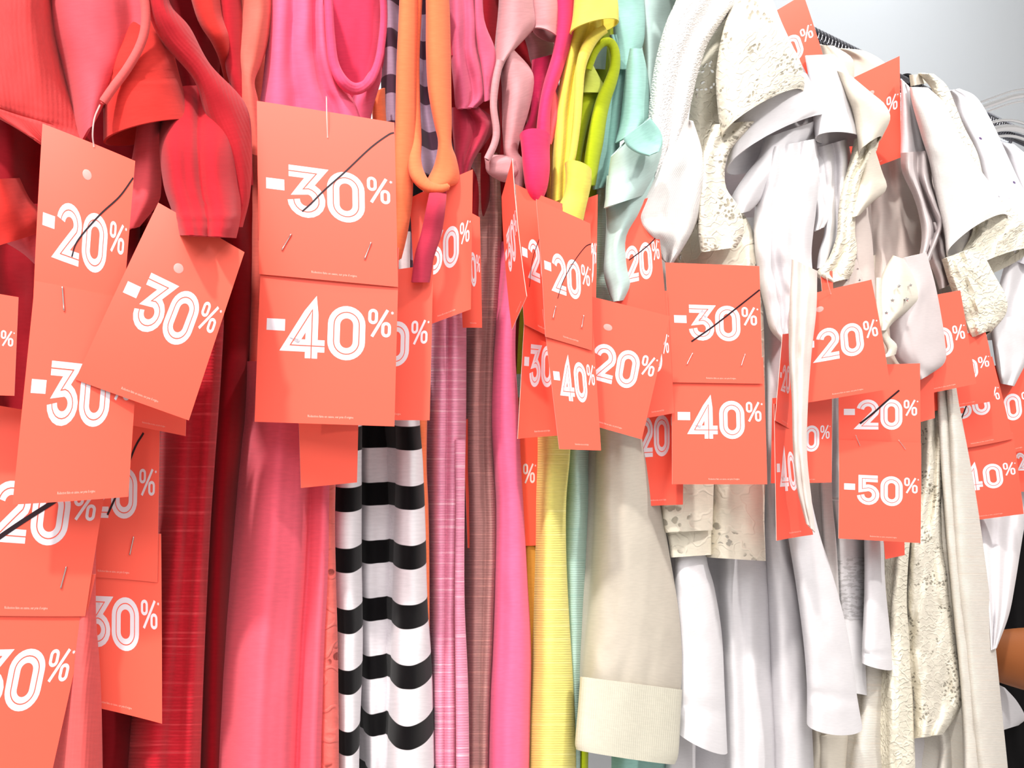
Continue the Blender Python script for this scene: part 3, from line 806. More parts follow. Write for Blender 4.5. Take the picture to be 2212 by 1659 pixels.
# ---- cream lace top
g = Garment('lace_blouse', 'cream eyelet lace blouse with a flared cap sleeve and scalloped hem', 'clothing', (1600, 150), 'white and cream garments')
g.sheet('shoulder', 'cream_lace', [(1570, -40, 1600, -40), (1545, 40, 1610, 30), (1520, 110, 1580, 100), (1500, 190, 1560, 190), (1488, 270, 1556, 280), (1490, 340, 1550, 350), (1500, 420, 1540, 420)], z=.4, prof=[1.0, .2, 0, .3], amp=.08)
g.tube('cap_sleeve', 'cream_lace', [(1580, 10, 1612, -20, 0, 0, .6), (1560, 80, 1680, 60), (1548, 160, 1722, 120), (1552, 240, 1736, 170, -4, -6), (1560, 300, 1734, 196, -10, -22)], z=-2.2, bulge=2.4, amp=.1)
g.tube('lace_drape', 'cream_lace', [(1540, 270, 1630, 262), (1520, 330, 1574, 330), (1512, 400, 1566, 400), (1508, 460, 1596, 450), (1508, 500, 1606, 500), (1514, 545, 1590, 535)], z=-2.0, bulge=1.0, prof=[.4, 0, .5, -.1, .3], amp=.15)
g.sheet('body', 'cream_guipure', [(1520, 470, 1600, 450), (1500, 560, 1632, 520), (1500, 660, 1646, 640), (1515, 860, 1652, 860), (1526, 1020, 1652, 1020), (1530, 1120, 1650, 1120), (1530, 1204, 1653, 1212)], z=-.4, prof=[1.6, .4, 0, -.1, .5], ext=.15, amp=.12)
g.sheet('back_tier', 'cream_guipure', [(1400, 900, 1545, 900), (1425, 1060, 1540, 1060), (1436, 1140, 1538, 1132), (1440, 1150, 1538, 1145)], z=-.4, amp=.08, prof=[.5, 0, .2])
g.sheet('back_tier', 'cream_guipure', [(1425, 1090, 1540, 1090), (1444, 1160, 1538, 1150), (1450, 1204, 1540, 1198)], z=.4, amp=.08, prof=[.5, 0, .2])

# ---- white garments in the middle right
g.shoulders('cream_lace', 1572, 1612, -34, .4, 'cream lace blouse')

g = Garment('white_tee', 'smooth white tee with a wide open sleeve pointing down right under the cream cap sleeve', 'clothing', (1660, 100), 'white and cream garments')
g.sheet('shoulder', 'white', [(1580, -60, 1640, -60), (1606, 0, 1668, 0), (1648, 60, 1690, 55), (1680, 110, 1726, 130), (1700, 150, 1752, 180)], z=-.4, prof=[.5, 0, .7], amp=.05)
g.tube('sleeve', 'white', [(1640, 120, 1742, 160, 0, 0, .6), (1600, 220, 1776, 205), (1582, 290, 1796, 234, -6, -8), (1570, 372, 1798, 252, -14, -26)], z=-.4, bulge=2.2, amp=.08)
g.sheet('sash', 'white', [(1650, 300, 1775, 256), (1640, 340, 1730, 320), (1610, 380, 1700, 370), (1580, 430, 1660, 420), (1588, 465, 1618, 455)], z=-1.2, prof=[.6, .1, -.2, .2, .8], amp=.12)
g.sheet('drape', 'white', [(1660, 320, 1760, 300), (1640, 400, 1768, 370), (1630, 470, 1762, 450), (1632, 540, 1752, 540), (1640, 610, 1756, 600), (1652, 660, 1762, 640), (1664, 710, 1740, 680), (1690, 740, 1708, 732)], z=-1.6, prof=[1.0, .2, .5, -.3, .2, -.1, .9], amp=.26)
g.sheet('drape', 'white', [(1720, 300, 1800, 250), (1730, 360, 1798, 320), (1750, 420, 1790, 400), (1762, 470, 1802, 455), (1760, 500, 1780, 490)], z=.6, prof=[.8, 0, .5, .1, .8], amp=.2)
g.sheet('body', 'white', [(1610, 470, 1700, 470), (1640, 700, 1730, 700), (1640, 960, 1700, 960), (1648, 1150, 1700, 1150), (1658, 1300, 1740, 1300), (1668, 1500, 1750, 1500), (1680, 1850, 1765, 1850)], z=2.0, prof=[2.2, .7, .1, -.1, .9], ext=.15, amp=.1)
g.sheet('body_fold', 'white', [(1545, 1140, 1680, 1140), (1552, 1280, 1668, 1280), (1560, 1420, 1670, 1420), (1566, 1600, 1682, 1600), (1566, 1850, 1690, 1850)], z=3.6, prof=[1.6, .3, .5, 0, .3, .9], ext=.12, amp=.12)

g.sheet('gap_backing', 'white', [(1500, 200, 1800, 160), (1480, 500, 1830, 480), (1500, 900, 1830, 900), (1500, 1850, 1830, 1850)], z=9.0, prof=[1, 0, .8, .2, 1], amp=.2)
g.shoulders('white', 1586, 1640, -55, 0, 'smooth white tee')

g = Garment('short_sleeve_tee', 'white tee whose hemmed short sleeve hangs right of the ivory blouse', 'clothing', (1500, 1250), 'white tees at the bottom')
g.tube('sleeve', 'white', [(1462, 1140, 1524, 1140), (1460, 1230, 1526, 1210), (1460, 1300, 1542, 1270), (1462, 1400, 1558, 1370), (1464, 1490, 1564, 1490), (1462, 1576, 1570, 1626, -2, 14)], z=2.4, bulge=1.5, dents=(.86, .88), amp=.1)
g.sheet('body', 'white', [(1420, 1120, 1480, 1120), (1440, 1400, 1500, 1400), (1430, 1850, 1500, 1850)], z=5.4, ext=.1)

g = Garment('hemmed_tee', 'white tee with a broad slanting sleeve hem at the bottom under the tall narrow tag', 'clothing', (1770, 1250), 'white tees at the bottom')
g.tube('sleeve', 'white', [(1690, 1060, 1745, 1050), (1704, 1160, 1768, 1150), (1720, 1260, 1800, 1250), (1736, 1380, 1830, 1370), (1744, 1480, 1848, 1490), (1744, 1560, 1862, 1574, -4, 20)], z=.2, bulge=1.6, dents=(.83, .85), amp=.1)
g.sheet('ribbed_edge', 'white_rib', [(1762, 640, 1800, 640), (1760, 850, 1800, 850), (1772, 1050, 1796, 1050), (1778, 1180, 1806, 1180), (1784, 1330, 1814, 1330), (1790, 1450, 1816, 1450)], z=2.6, prof=[.6, 0, .6], amp=.04, ext=.15)
g.sheet('inner_side', 'cream', [(1690, 800, 1760, 800), (1720, 1100, 1770, 1100), (1750, 1560, 1840, 1540), (1740, 1850, 1840, 1850)], z=5.0, ext=.12)
g.sheet('strap', 'peach_white', [(1712, 560, 1764, 585), (1706, 680, 1762, 670), (1706, 780, 1752, 760), (1712, 870, 1744, 870), (1714, 960, 1742, 980), (1722, 1050, 1752, 1080), (1742, 1130, 1760, 1150)], z=-5.6, prof=[.5, 0, .35, .0, .3, .6], wrap=.25, amp=.16)

g = Garment('printed_tee', 'white tee with faded grey print and a narrow hemmed sleeve below the minus 50 tag', 'clothing', (1870, 1250), 'white tees at the bottom')
g.tube('sleeve', 'white', [(1866, 1080, 1908, 1080), (1868, 1180, 1908, 1175), (1868, 1280, 1912, 1270), (1864, 1380, 1922, 1370), (1862, 1430, 1927, 1446, 0, 6)], z=1.4, bulge=1.2, dents=(.88,), amp=.08)
g.sheet('body', 'white_print', [(1800, 1080, 1872, 1080), (1812, 1180, 1872, 1180), (1816, 1300, 1870, 1300), (1826, 1400, 1868, 1400), (1842, 1496, 1872, 1502)], z=2.4, prof=[.6, 0, .4], amp=.08, ext=.12)
g.sheet('under_layer', 'grey_white', [(1862, 1420, 1925, 1430), (1860, 1520, 1924, 1520), (1846, 1600, 1922, 1600), (1838, 1650, 1922, 1655), (1836, 1850, 1922, 1850)], z=3.0, prof=[.9, .1, 0, .7], amp=.06, ext=.12)
g.sheet('under_layer', 'cream', [(1766, 1560, 1832, 1560), (1770, 1640, 1832, 1640), (1770, 1850, 1834, 1850)], z=4.4, prof=[.6, 0, .6], dents=(.2,), amp=.06, ext=.1)
g.sheet('backing', 'white', [(1800, 700, 1960, 700), (1806, 1000, 1960, 1000), (1840, 1300, 1960, 1300), (1850, 1850, 1960, 1850)], z=6.4, prof=[1, .4, 0, .6, .2], amp=.15, ext=.1)

# ---- right cluster, upper
g = Garment('plain_blouse', 'bright white blouse with a round open sleeve end between the two upper tags', 'clothing', (1810, 200), 'white garments at the upper right')
g.sheet('collar', 'cream', [(1770, 96, 1800, 100), (1778, 125, 1838, 124), (1785, 160, 1844, 150), (1790, 190, 1843, 178), (1815, 205, 1838, 196)], z=1.4, prof=[.3, 0, -.2, .7], amp=.04)
g.sheet('back_neck', 'cream', [(1775, 104, 1832, 106), (1800, 106, 1870, 112), (1830, 124, 1910, 136), (1840, 170, 1925, 168), (1840, 260, 1930, 240)], z=4.2, prof=[.4, 0, .5], amp=.06)
g.tube('sleeve', 'white', [(1740, 120, 1800, 118), (1748, 170, 1828, 150), (1754, 220, 1846, 210), (1758, 262, 1860, 262), (1762, 300, 1868, 302, -4, -16)], z=-.2, bulge=1.8, amp=.07)
g.sheet('drape', 'white', [(1762, 320, 1830, 300), (1770, 380, 1838, 350), (1780, 440, 1832, 430), (1782, 500, 1832, 500), (1770, 545, 1840, 530), (1766, 580, 1800, 580)], z=.4, prof=[.7, 0, .4, -.2, .8], amp=.22)

g = Garment('cap_sleeve_top', 'cream top with a pointed embroidered cap sleeve in front of the upper right card', 'clothing', (1860, 230), 'white garments at the upper right')
g.tube('cap_sleeve', 'cream', [(1806, 150, 1838, 165), (1826, 200, 1880, 200), (1842, 240, 1910, 226), (1852, 290, 1922, 256, 0, -2), (1856, 330, 1904, 296, 0, -8)], z=-1.4, bulge=1.4, amp=.12)
g.sheet('frayed_drape', 'cream_crochet', [(1846, 300, 1900, 290), (1836, 350, 1892, 326), (1820, 400, 1862, 380), (1812, 460, 1850, 440), (1808, 510, 1846, 500), (1790, 560, 1850, 540), (1764, 592, 1842, 584), (1790, 612, 1832, 602)], z=-.6, prof=[.6, 0, .5, -.1, .7], amp=.2)
g.sheet('front_drape', 'cream', [(1868, 330, 1888, 320), (1860, 380, 1904, 370), (1846, 420, 1914, 408), (1842, 455, 1880, 440), (1842, 470, 1856, 464)], z=-.8, prof=[.4, -.2, .5], amp=.1)
g.sheet('body', 'peach_white', [(1820, 420, 1880, 420), (1836, 520, 1884, 520), (1846, 620, 1890, 620), (1870, 720, 1895, 720)], z=2.2, amp=.1, ext=.12)

g = Garment('ruffled_blouse', 'sheer white blouse with a rippling ruffle hanging right of the upper right card', 'clothing', (1970, 260), 'white garments at the upper right')
g.sheet('shoulder', 'white', [(1946, 170, 1962, 186), (1948, 220, 1980, 225), (1947, 280, 2000, 285), (1946, 330, 2015, 335)], z=-.2, prof=[.5, 0, .3, -.1, .5], amp=.08)
g.sheet('ruffle', 'sheer_white', [(1946, 330, 2016, 325), (1950, 372, 2012, 370), (1972, 420, 2014, 400), (1985, 460, 2030, 440), (1992, 510, 2046, 470), (1985, 560, 2030, 510), (1972, 590, 2010, 560)], z=-.8, prof=[.8, -.5, .7, -.6, .6], amp=.2, wrap=.3)
g.sheet('ruffle', 'sheer_white', [(1990, 480, 2030, 480), (1996, 530, 2046, 522), (2010, 570, 2048, 545), (2022, 600, 2070, 590), (2030, 625, 2060, 612)], z=-.2, prof=[.7, -.4, .6, -.4, .7], amp=.2, wrap=.3)
g.sheet('body', 'peach_white', [(1880, 330, 1975, 330), (1882, 420, 1992, 420), (1874, 520, 2010, 520), (1880, 620, 2020, 620)], z=3.4, prof=[.8, 0, .5, .1, .6, .2], amp=.2, ext=.12)

g = Garment('studded_top', 'sheer white top with cream facings dotted with silver studs', 'clothing', (1950, 640), 'white garments at the upper right')
g.sheet('studded_facing', 'cream', [(1930, 552, 1952, 560), (1908, 590, 1975, 600), (1898, 630, 1990, 640), (1898, 670, 1975, 660), (1902, 700, 1935, 690), (1905, 715, 1915, 712)], z=-5.2, prof=[.5, 0, -.1, .6], amp=.06)
g.sheet('facing_edge', 'cream', [(1893, 600, 1903, 600), (1893, 660, 1904, 660), (1902, 720, 1916, 720), (1918, 756, 1936, 745), (1905, 775, 1934, 765)], z=-4.8, prof=[.3, 0, .4], amp=.05)
g.sheet('sheer_front', 'sheer_white', [(1940, 560, 2000, 545), (1945, 620, 2018, 610), (1925, 680, 2030, 670), (1925, 730, 2040, 735), (1940, 780, 2040, 782), (1985, 822, 2002, 812)], z=-4.2, prof=[.9, .1, -.3, 0, .7], amp=.1)
g.sheet('studded_facing', 'peach_white', [(1790, 585, 1850, 560), (1780, 620, 1862, 600), (1782, 660, 1866, 650)], z=1.0, prof=[.4, 0, .5], amp=.05)
g.sheet('body', 'cream', [(1850, 560, 1935, 540), (1858, 640, 1925, 640), (1870, 760, 1930, 760), (1900, 900, 2030, 900)], z=3.6, amp=.12, prof=[.8, 0, .5, .1, .6], ext=.12)
for i, (x, y, zz, r) in enumerate([(1942, 618, -5.7, 4.2), (1967, 616, -5.6, 3.8), (1928, 649, -5.7, 4.4), (1958, 647, -5.7, 5.4), (1915, 676, -5.6, 4.0),
                                   (1830, 579, .1, 3.2), (1853, 581, .1, 2.8), (1829, 605, .1, 4.0), (1857, 605, .1, 3.0)]):
    c = pt(x, y, zz / 100) - g.loc
    n = 10
    R_ = r * depth(x, 0) / F_PX
    rr = [R_ if k % 2 == 0 else R_ * 0.5 for k in range(n)]
    ax = Vector((1, 0, 0))
    vs = [c + Vector((math.sin(2 * math.pi * k / n) * rr[k], 0, math.cos(2 * math.pi * k / n) * rr[k])) + g.loc for k in range(n)] + [c + g.loc + Vector((0, -R_ * .7, 0)), c + g.loc + Vector((0, .004, 0))]
    fs = [(k, (k + 1) % n, n) for k in range(n)] + [((k + 1) % n, k, n + 1) for k in range(n)]
    MATS.get('stud') or principled('stud', (200, 200, 205), rough=0.15, metal=1.0)
    mesh_object('stud', vs, fs, MATS['stud'], g.o, g.loc, smooth=False)

g = Garment('ribbed_tee', 'bright white fine ribbed tee with a broad straight sleeve at the upper right', 'clothing', (2020, 250), 'white garments at the upper right')
g.tube('sleeve', 'white_rib', [(1966, 188, 2004, 190), (1972, 225, 2040, 225), (1990, 290, 2066, 280), (2008, 350, 2098, 340), (2022, 420, 2140, 400), (2040, 500, 2168, 448, -6, -8), (2046, 554, 2176, 466, -10, -18)], z=-1.2, bulge=1.9, amp=.06)
g.sheet('body', 'white_rib', [(2030, 540, 2090, 520), (2020, 700, 2080, 700), (2030, 900, 2070, 900)], z=4.4, ext=.1, amp=.1)

g.sheet('gap_backing', 'peach_white', [(1830, 240, 2000, 240), (1800, 500, 2070, 500), (1800, 900, 2050, 900), (1820, 1850, 2040, 1850)], z=10.0, prof=[1, 0, .8, .2, 1], amp=.2)

g = Garment('crochet_top', 'cream crochet top with a braided shoulder edge and fuzzy sleeve ends', 'clothing', (2050, 230), 'white garments at the upper right')
g.sheet('braided_edge', 'cream_crochet', [(1984, 158, 2016, 160), (2012, 190, 2044, 185), (2036, 240, 2062, 225), (2052, 290, 2082, 275), (2072, 350, 2110, 330), (2094, 400, 2124, 385), (2118, 450, 2140, 430)], z=.6, prof=[.5, -.3, .5], amp=.15, freq=1.8)
g.sheet('back_neck', 'cream', [(1965, 162, 1995, 160), (1968, 186, 2000, 180)], z=1.6, amp=.03)
g.tube('fuzzy_sleeve', 'cream_crochet', [(2090, 440, 2150, 420), (2100, 500, 2205, 470), (2070, 560, 2225, 500, -4, -6), (2060, 610, 2222, 540, -6, -14)], z=.6, bulge=1.6, amp=.24, freq=1.8)
g.tube('fuzzy_sleeve', 'cream_crochet', [(2035, 560, 2115, 530), (2050, 610, 2145, 590), (2070, 660, 2172, 640), (2085, 700, 2172, 678, 0, -4), (2100, 732, 2140, 716, 0, -4)], z=-.6, bulge=1.6, amp=.24, freq=1.8)
g.sheet('body', 'cream_lace', [(2020, 700, 2080, 700), (2000, 850, 2040, 850), (1992, 1000, 2038, 1000), (1964, 1160, 2036, 1150), (1954, 1300, 2062, 1310), (1956, 1420, 2076, 1410), (1964, 1500, 2088, 1505), (1970, 1596, 2036, 1586)], z=.8,
        prof=[1.6, .4, .0, .4, -.1, .8], amp=.2, freq=1.5, ext=.12)
g.sheet('side_fold', 'cream_crochet', [(1950, 1060, 1980, 1060), (1938, 1180, 1964, 1180), (1926, 1300, 1958, 1300), (1920, 1400, 1966, 1400), (1916, 1530, 1972, 1530), (1920, 1650, 1976, 1650), (1922, 1700, 1974, 1700)], z=1.0, prof=[.8, -.1, .7], amp=.16, freq=1.5, ext=.1)

g = Garment('speckled_tee', 'white tee speckled with small violet dots at the upper right edge', 'clothing', (2120, 300), 'white garments at the upper right')
g.sheet('shoulder', 'speckle_white', [(2046, 196, 2072, 192), (2058, 215, 2108, 210), (2070, 260, 2140, 260), (2094, 310, 2168, 320), (2118, 370, 2200, 390), (2130, 430, 2236, 460), (2140, 490, 2262, 530), (2180, 560, 2270, 590)], z=1.8, prof=[.8, .1, 0, -.1, .8], amp=.06)
g.sheet('far_shoulder', 'speckle_white', [(2150, 305, 2190, 312), (2170, 330, 2230, 350), (2190, 380, 2260, 420), (2220, 460, 2290, 520)], z=5.0, prof=[.5, 0, .5], amp=.08)

g = Garment('knotted_blouse', 'white satin blouse with a rolled sleeve at the right edge of the picture', 'clothing', (2190, 650), 'white garments at the upper right')
g.sheet('sleeve', 'white', [(2180, 540, 2270, 520), (2166, 590, 2260, 580), (2150, 650, 2240, 640), (2136, 700, 2230, 700), (2132, 735, 2210, 730)], z=2.0, prof=[.8, .1, .5, -.2, .8], amp=.16)
g.tube('rolled_cuff', 'white', [(2136, 690, 2215, 680), (2144, 740, 2222, 720), (2152, 790, 2226, 760), (2162, 828, 2190, 834)], z=1.0, bulge=1.5, prof=[.3, 0, .6, -.1, .3], amp=.15)
g.sheet('body', 'white', [(2105, 900, 2230, 900, 4.5), (2104, 1060, 2225, 1060, 4.0), (2110, 1160, 2208, 1160, 2.0), (2120, 1260, 2192, 1260, -.6), (2130, 1330, 2178, 1330, -1.8), (2140, 1405, 2152, 1400, -2.0)], z=0.8, prof=[.8, .1, .6, 0, .5, .1, .8], amp=.08)
g.sheet('back_hem', 'white', [(2140, 1470, 2170, 1486), (2146, 1510, 2196, 1515), (2150, 1545, 2214, 1550), (2150, 1582, 2200, 1566)], z=7.0, amp=.08)

g = Garment('long_tee', 'long grey white melange tee nearest the dark clothed person at the right', 'clothing', (2090, 1200), 'white garments at the upper right')
g.sheet('body', 'grey_white', [(2044, 820, 2062, 820), (2046, 900, 2076, 900), (2050, 1050, 2104, 1050), (2058, 1200, 2126, 1200), (2078, 1380, 2148, 1380), (2094, 1540, 2164, 1540), (2108, 1680, 2178, 1680), (2118, 1850, 2190, 1850)], z=-1.2, prof=[1.2, .3, 0, .2, .6], amp=.07, ext=.2)
g.sheet('side_seam', 'grey_white', [(2024, 820, 2050, 820), (2030, 950, 2056, 950), (2042, 1120, 2070, 1120), (2056, 1280, 2088, 1280), (2072, 1440, 2108, 1440), (2082, 1600, 2126, 1600), (2082, 1850, 2134, 1850)], z=-.4, prof=[.6, 0, .5], amp=.05)
g.sheet('lower_folds', 'grey_white', [(2020, 1560, 2060, 1560), (2030, 1620, 2090, 1600), (2020, 1700, 2100, 1700), (2010, 1850, 2100, 1850)], z=3.0, prof=[.6, 0, .5, 0, .6], amp=.12, ext=.12)
g.sheet('inner_side', 'white', [(1950, 1560, 2060, 1560), (1950, 1850, 2060, 1850)], z=6.0, amp=.1)

g = Garment('black_dress', 'black dress hanging deep at the lower right edge, behind the bare arm', 'clothing', (2200, 1150), None)
g.sheet('body', 'black_cloth', [(2120, 1010, 2330, 1010), (2120, 1100, 2330, 1100), (2120, 1500, 2340, 1500), (2110, 1900, 2350, 1900)], z=10.0, prof=[1.5, .3, .8, 0, 1.2], amp=.2, ext=.1)

# ------------------------------------------------------------------ discount tags
CARD_W, CARD_H = 72.0, 95.0      # millimetres


def arc(cx, cy, r, a0, a1, n=14):
    return [(cx + r * math.cos(math.radians(a0 + (a1 - a0) * i / n)), cy + r * math.sin(math.radians(a0 + (a1 - a0) * i / n))) for i in range(n + 1)]


GL_R = 6.6                       # radius of the bowls' centre line
GLYPHS = {                       # centre lines in millimetres, y up, about the digit's middle
    '0': [arc(0, 4.4, GL_R, 180, 0) + arc(0, -4.4, GL_R, 0, -180)],
    '2': [arc(0, 4.4, GL_R, 172, -25) + [(-5.6, -10.9), (9.0, -10.9)]],
    '3': [[(-9.0, 11.0), (5.4, 11.0), (-1.6, 1.6)] + arc(0, -4.4, GL_R, 80, -178)],
    '4': [[(2.6, -14.1), (2.6, 11.2), (-8.2, -7.6), (9.4, -7.6)]],
    '5': [[(8.4, 11.0), (-5.2, 11.0), (-5.2, 1.2), (0, 2.2)] + arc(0, -4.4, GL_R, 84, -176)],
}
DIGIT_Y = CARD_H * 0.495         # from the top of the card


def ribbon(path, width, closed=False):
    """quads of a mitred line in card millimetres: list of (left, right) points"""
    p = [Vector((x, y)) for x, y in path]
    q = [p[0]]
    for v in p[1:]:
        if (v - q[-1]).length > 1e-4:
            q.append(v)
    if closed and (q[0] - q[-1]).length < 1e-3:
        q.pop()
    n, out = len(q), []
    for i in range(n):
        a = q[i - 1] if (closed or i) else None
        b = q[(i + 1) % n] if (closed or i < n - 1) else None
        d1 = (q[i] - a).normalized() if a is not None else None
        d2 = (b - q[i]).normalized() if b is not None else None
        d1, d2 = d1 or d2, d2 or d1
        t = (d1 + d2)
        t = t.normalized() if t.length > 1e-6 else d1
        nrm = Vector((-t.y, t.x))
        k = max(0.42, nrm.dot(Vector((-d1.y, d1.x))))
        out.append((q[i] + nrm * (width / 2 / k), q[i] - nrm * (width / 2 / k)))
    if closed:
        out.append(out[0])
    return out


def dense(path, step=2.5):
    out = [path[0]]
    for a, b in zip(path, path[1:]):
        n = max(1, int(math.hypot(b[0] - a[0], b[1] - a[1]) / step))
        out += [(a[0] + (b[0] - a[0]) * i / n, a[1] + (b[1] - a[1]) * i / n) for i in range(1, n + 1)]
    return out


def lettering_quads(num):
    """(level, ribbon) list in card millimetres, x from the left, y from the top; level 0 white, 1 the thin red line in the strokes"""
    R = []

    def put(path, w, ox, oy, level=0, closed=False):
        R.append((level, [((a.x + ox, oy - a.y), (b.x + ox, oy - b.y)) for a, b in ribbon(dense(path), w, closed)]))
    put([(-4.7, 0), (4.7, 0)], 6.0, 9.0, DIGIT_Y - 2.5)
    for ch, ox in ((num[0], 25.0), (num[1], 45.6)):
        for path in GLYPHS[ch]:
            cl = ch == '0'
            put(path, 6.4, ox, DIGIT_Y, 0, cl)
            inner = path if cl else path
            put(inner, 0.55, ox, DIGIT_Y, 1, cl)
    for ox, oy in ((59.3, DIGIT_Y - 9.6), (66.3, DIGIT_Y - 3.0)):
        put(arc(0, 1.5, 1.75, 180, 0, 8) + arc(0, -1.5, 1.75, 0, -180, 8), 1.6, ox, oy, 0, True)
    put([(-4.0, -7.2), (4.0, 7.2)], 1.6, 62.9, DIGIT_Y - 6.2)
    for a in (90, 30, 150):
        c, s = math.cos(math.radians(a)), math.sin(math.radians(a))
        put([(-c * .8, -s * .8), (c * .8, s * .8)], 0.3, 69.4, DIGIT_Y - 12.0)
    return R


def small_print_mesh():
    cu = bpy.data.curves.new('print_line', 'FONT')
    cu.body = 'Réduction faite en caisse, sur prix d’origine'
    cu.size = 1.0
    cu.resolution_u = 1
    o = bpy.data.objects.new('print_line', cu)
    col.objects.link(o)
    bpy.context.view_layer.update()
    me = bpy.data.meshes.new_from_object(o.evaluated_get(bpy.context.evaluated_depsgraph_get()))
    vs = [(v.co.x, v.co.y) for v in me.vertices]
    fs = [tuple(p.vertices) for p in me.polygons]
    bpy.data.objects.remove(o)
    bpy.data.curves.remove(cu)
    bpy.data.meshes.remove(me)
    x0, x1 = min(v[0] for v in vs), max(v[0] for v in vs)
    k = 23.5 / (x1 - x0)
    return [((x - x0) * k + 27.0, CARD_H * 0.965 - y * k * 1.35) for x, y in vs], fs


class Card:
    """bent card through four picture corners (TL, TR, BR, BL)"""

    def __init__(self, c, z, bend=(0, 0), face=0.6, twist=0.0, lift=0.0, mx=0.0):
        dc = depth(mx, z / 100)
        self.P = []
        for i, (x, y) in enumerate(c):
            d = depth(x, (z + (twist if i in (0, 3) else -twist)) / 100) * (1 - face) + dc * face
            self.P.append(pt_at(x, y, d))
        n = (self.P[1] - self.P[0]).cross(self.P[3] - self.P[0])
        n.normalize()
        if n.dot(self.P[0] - Vector((0, 0, CAM_Z))) > 0:
            n = -n
        self.n, self.bend = n, bend
        self.lift = lift

    def at(self, u, v, up=0.0):
        a, b, c, d = self.P
        p = a * ((1 - u) * (1 - v)) + b * (u * (1 - v)) + c * (u * v) + d * ((1 - u) * v)
        h = self.bend[0] * (1 - (2 * u - 1) ** 2) + self.bend[1] * (1 - (2 * v - 1) ** 2)
        return p + self.n * (h / 100 + up / 1000 + self.lift / 1000)

    def mm(self, x, y, up=0.0):
        return self.at(x / CARD_W, y / CARD_H, up)

    def find(self, px, py):
        """card coordinates seen at a picture point"""
        u = v = 0.5
        for _ in range(12):
            def pr(u, v):
                p = self.at(u, v)
                return Vector((CX + p.x / p.y * F_PX, CY - (p.z - CAM_Z) / p.y * F_PX))
            e = Vector((px, py)) - pr(u, v)
            du, dv = (pr(u + .01, v) - pr(u, v)) / .01, (pr(u, v + .01) - pr(u, v)) / .01
            det = du.x * dv.y - du.y * dv.x
            if abs(det) < 1e-6:
                break
            u += (e.x * dv.y - e.y * dv.x) / det
            v += (du.x * e.y - du.y * e.x) / det
        return u, v


PRINT_V, PRINT_F = small_print_mesh()


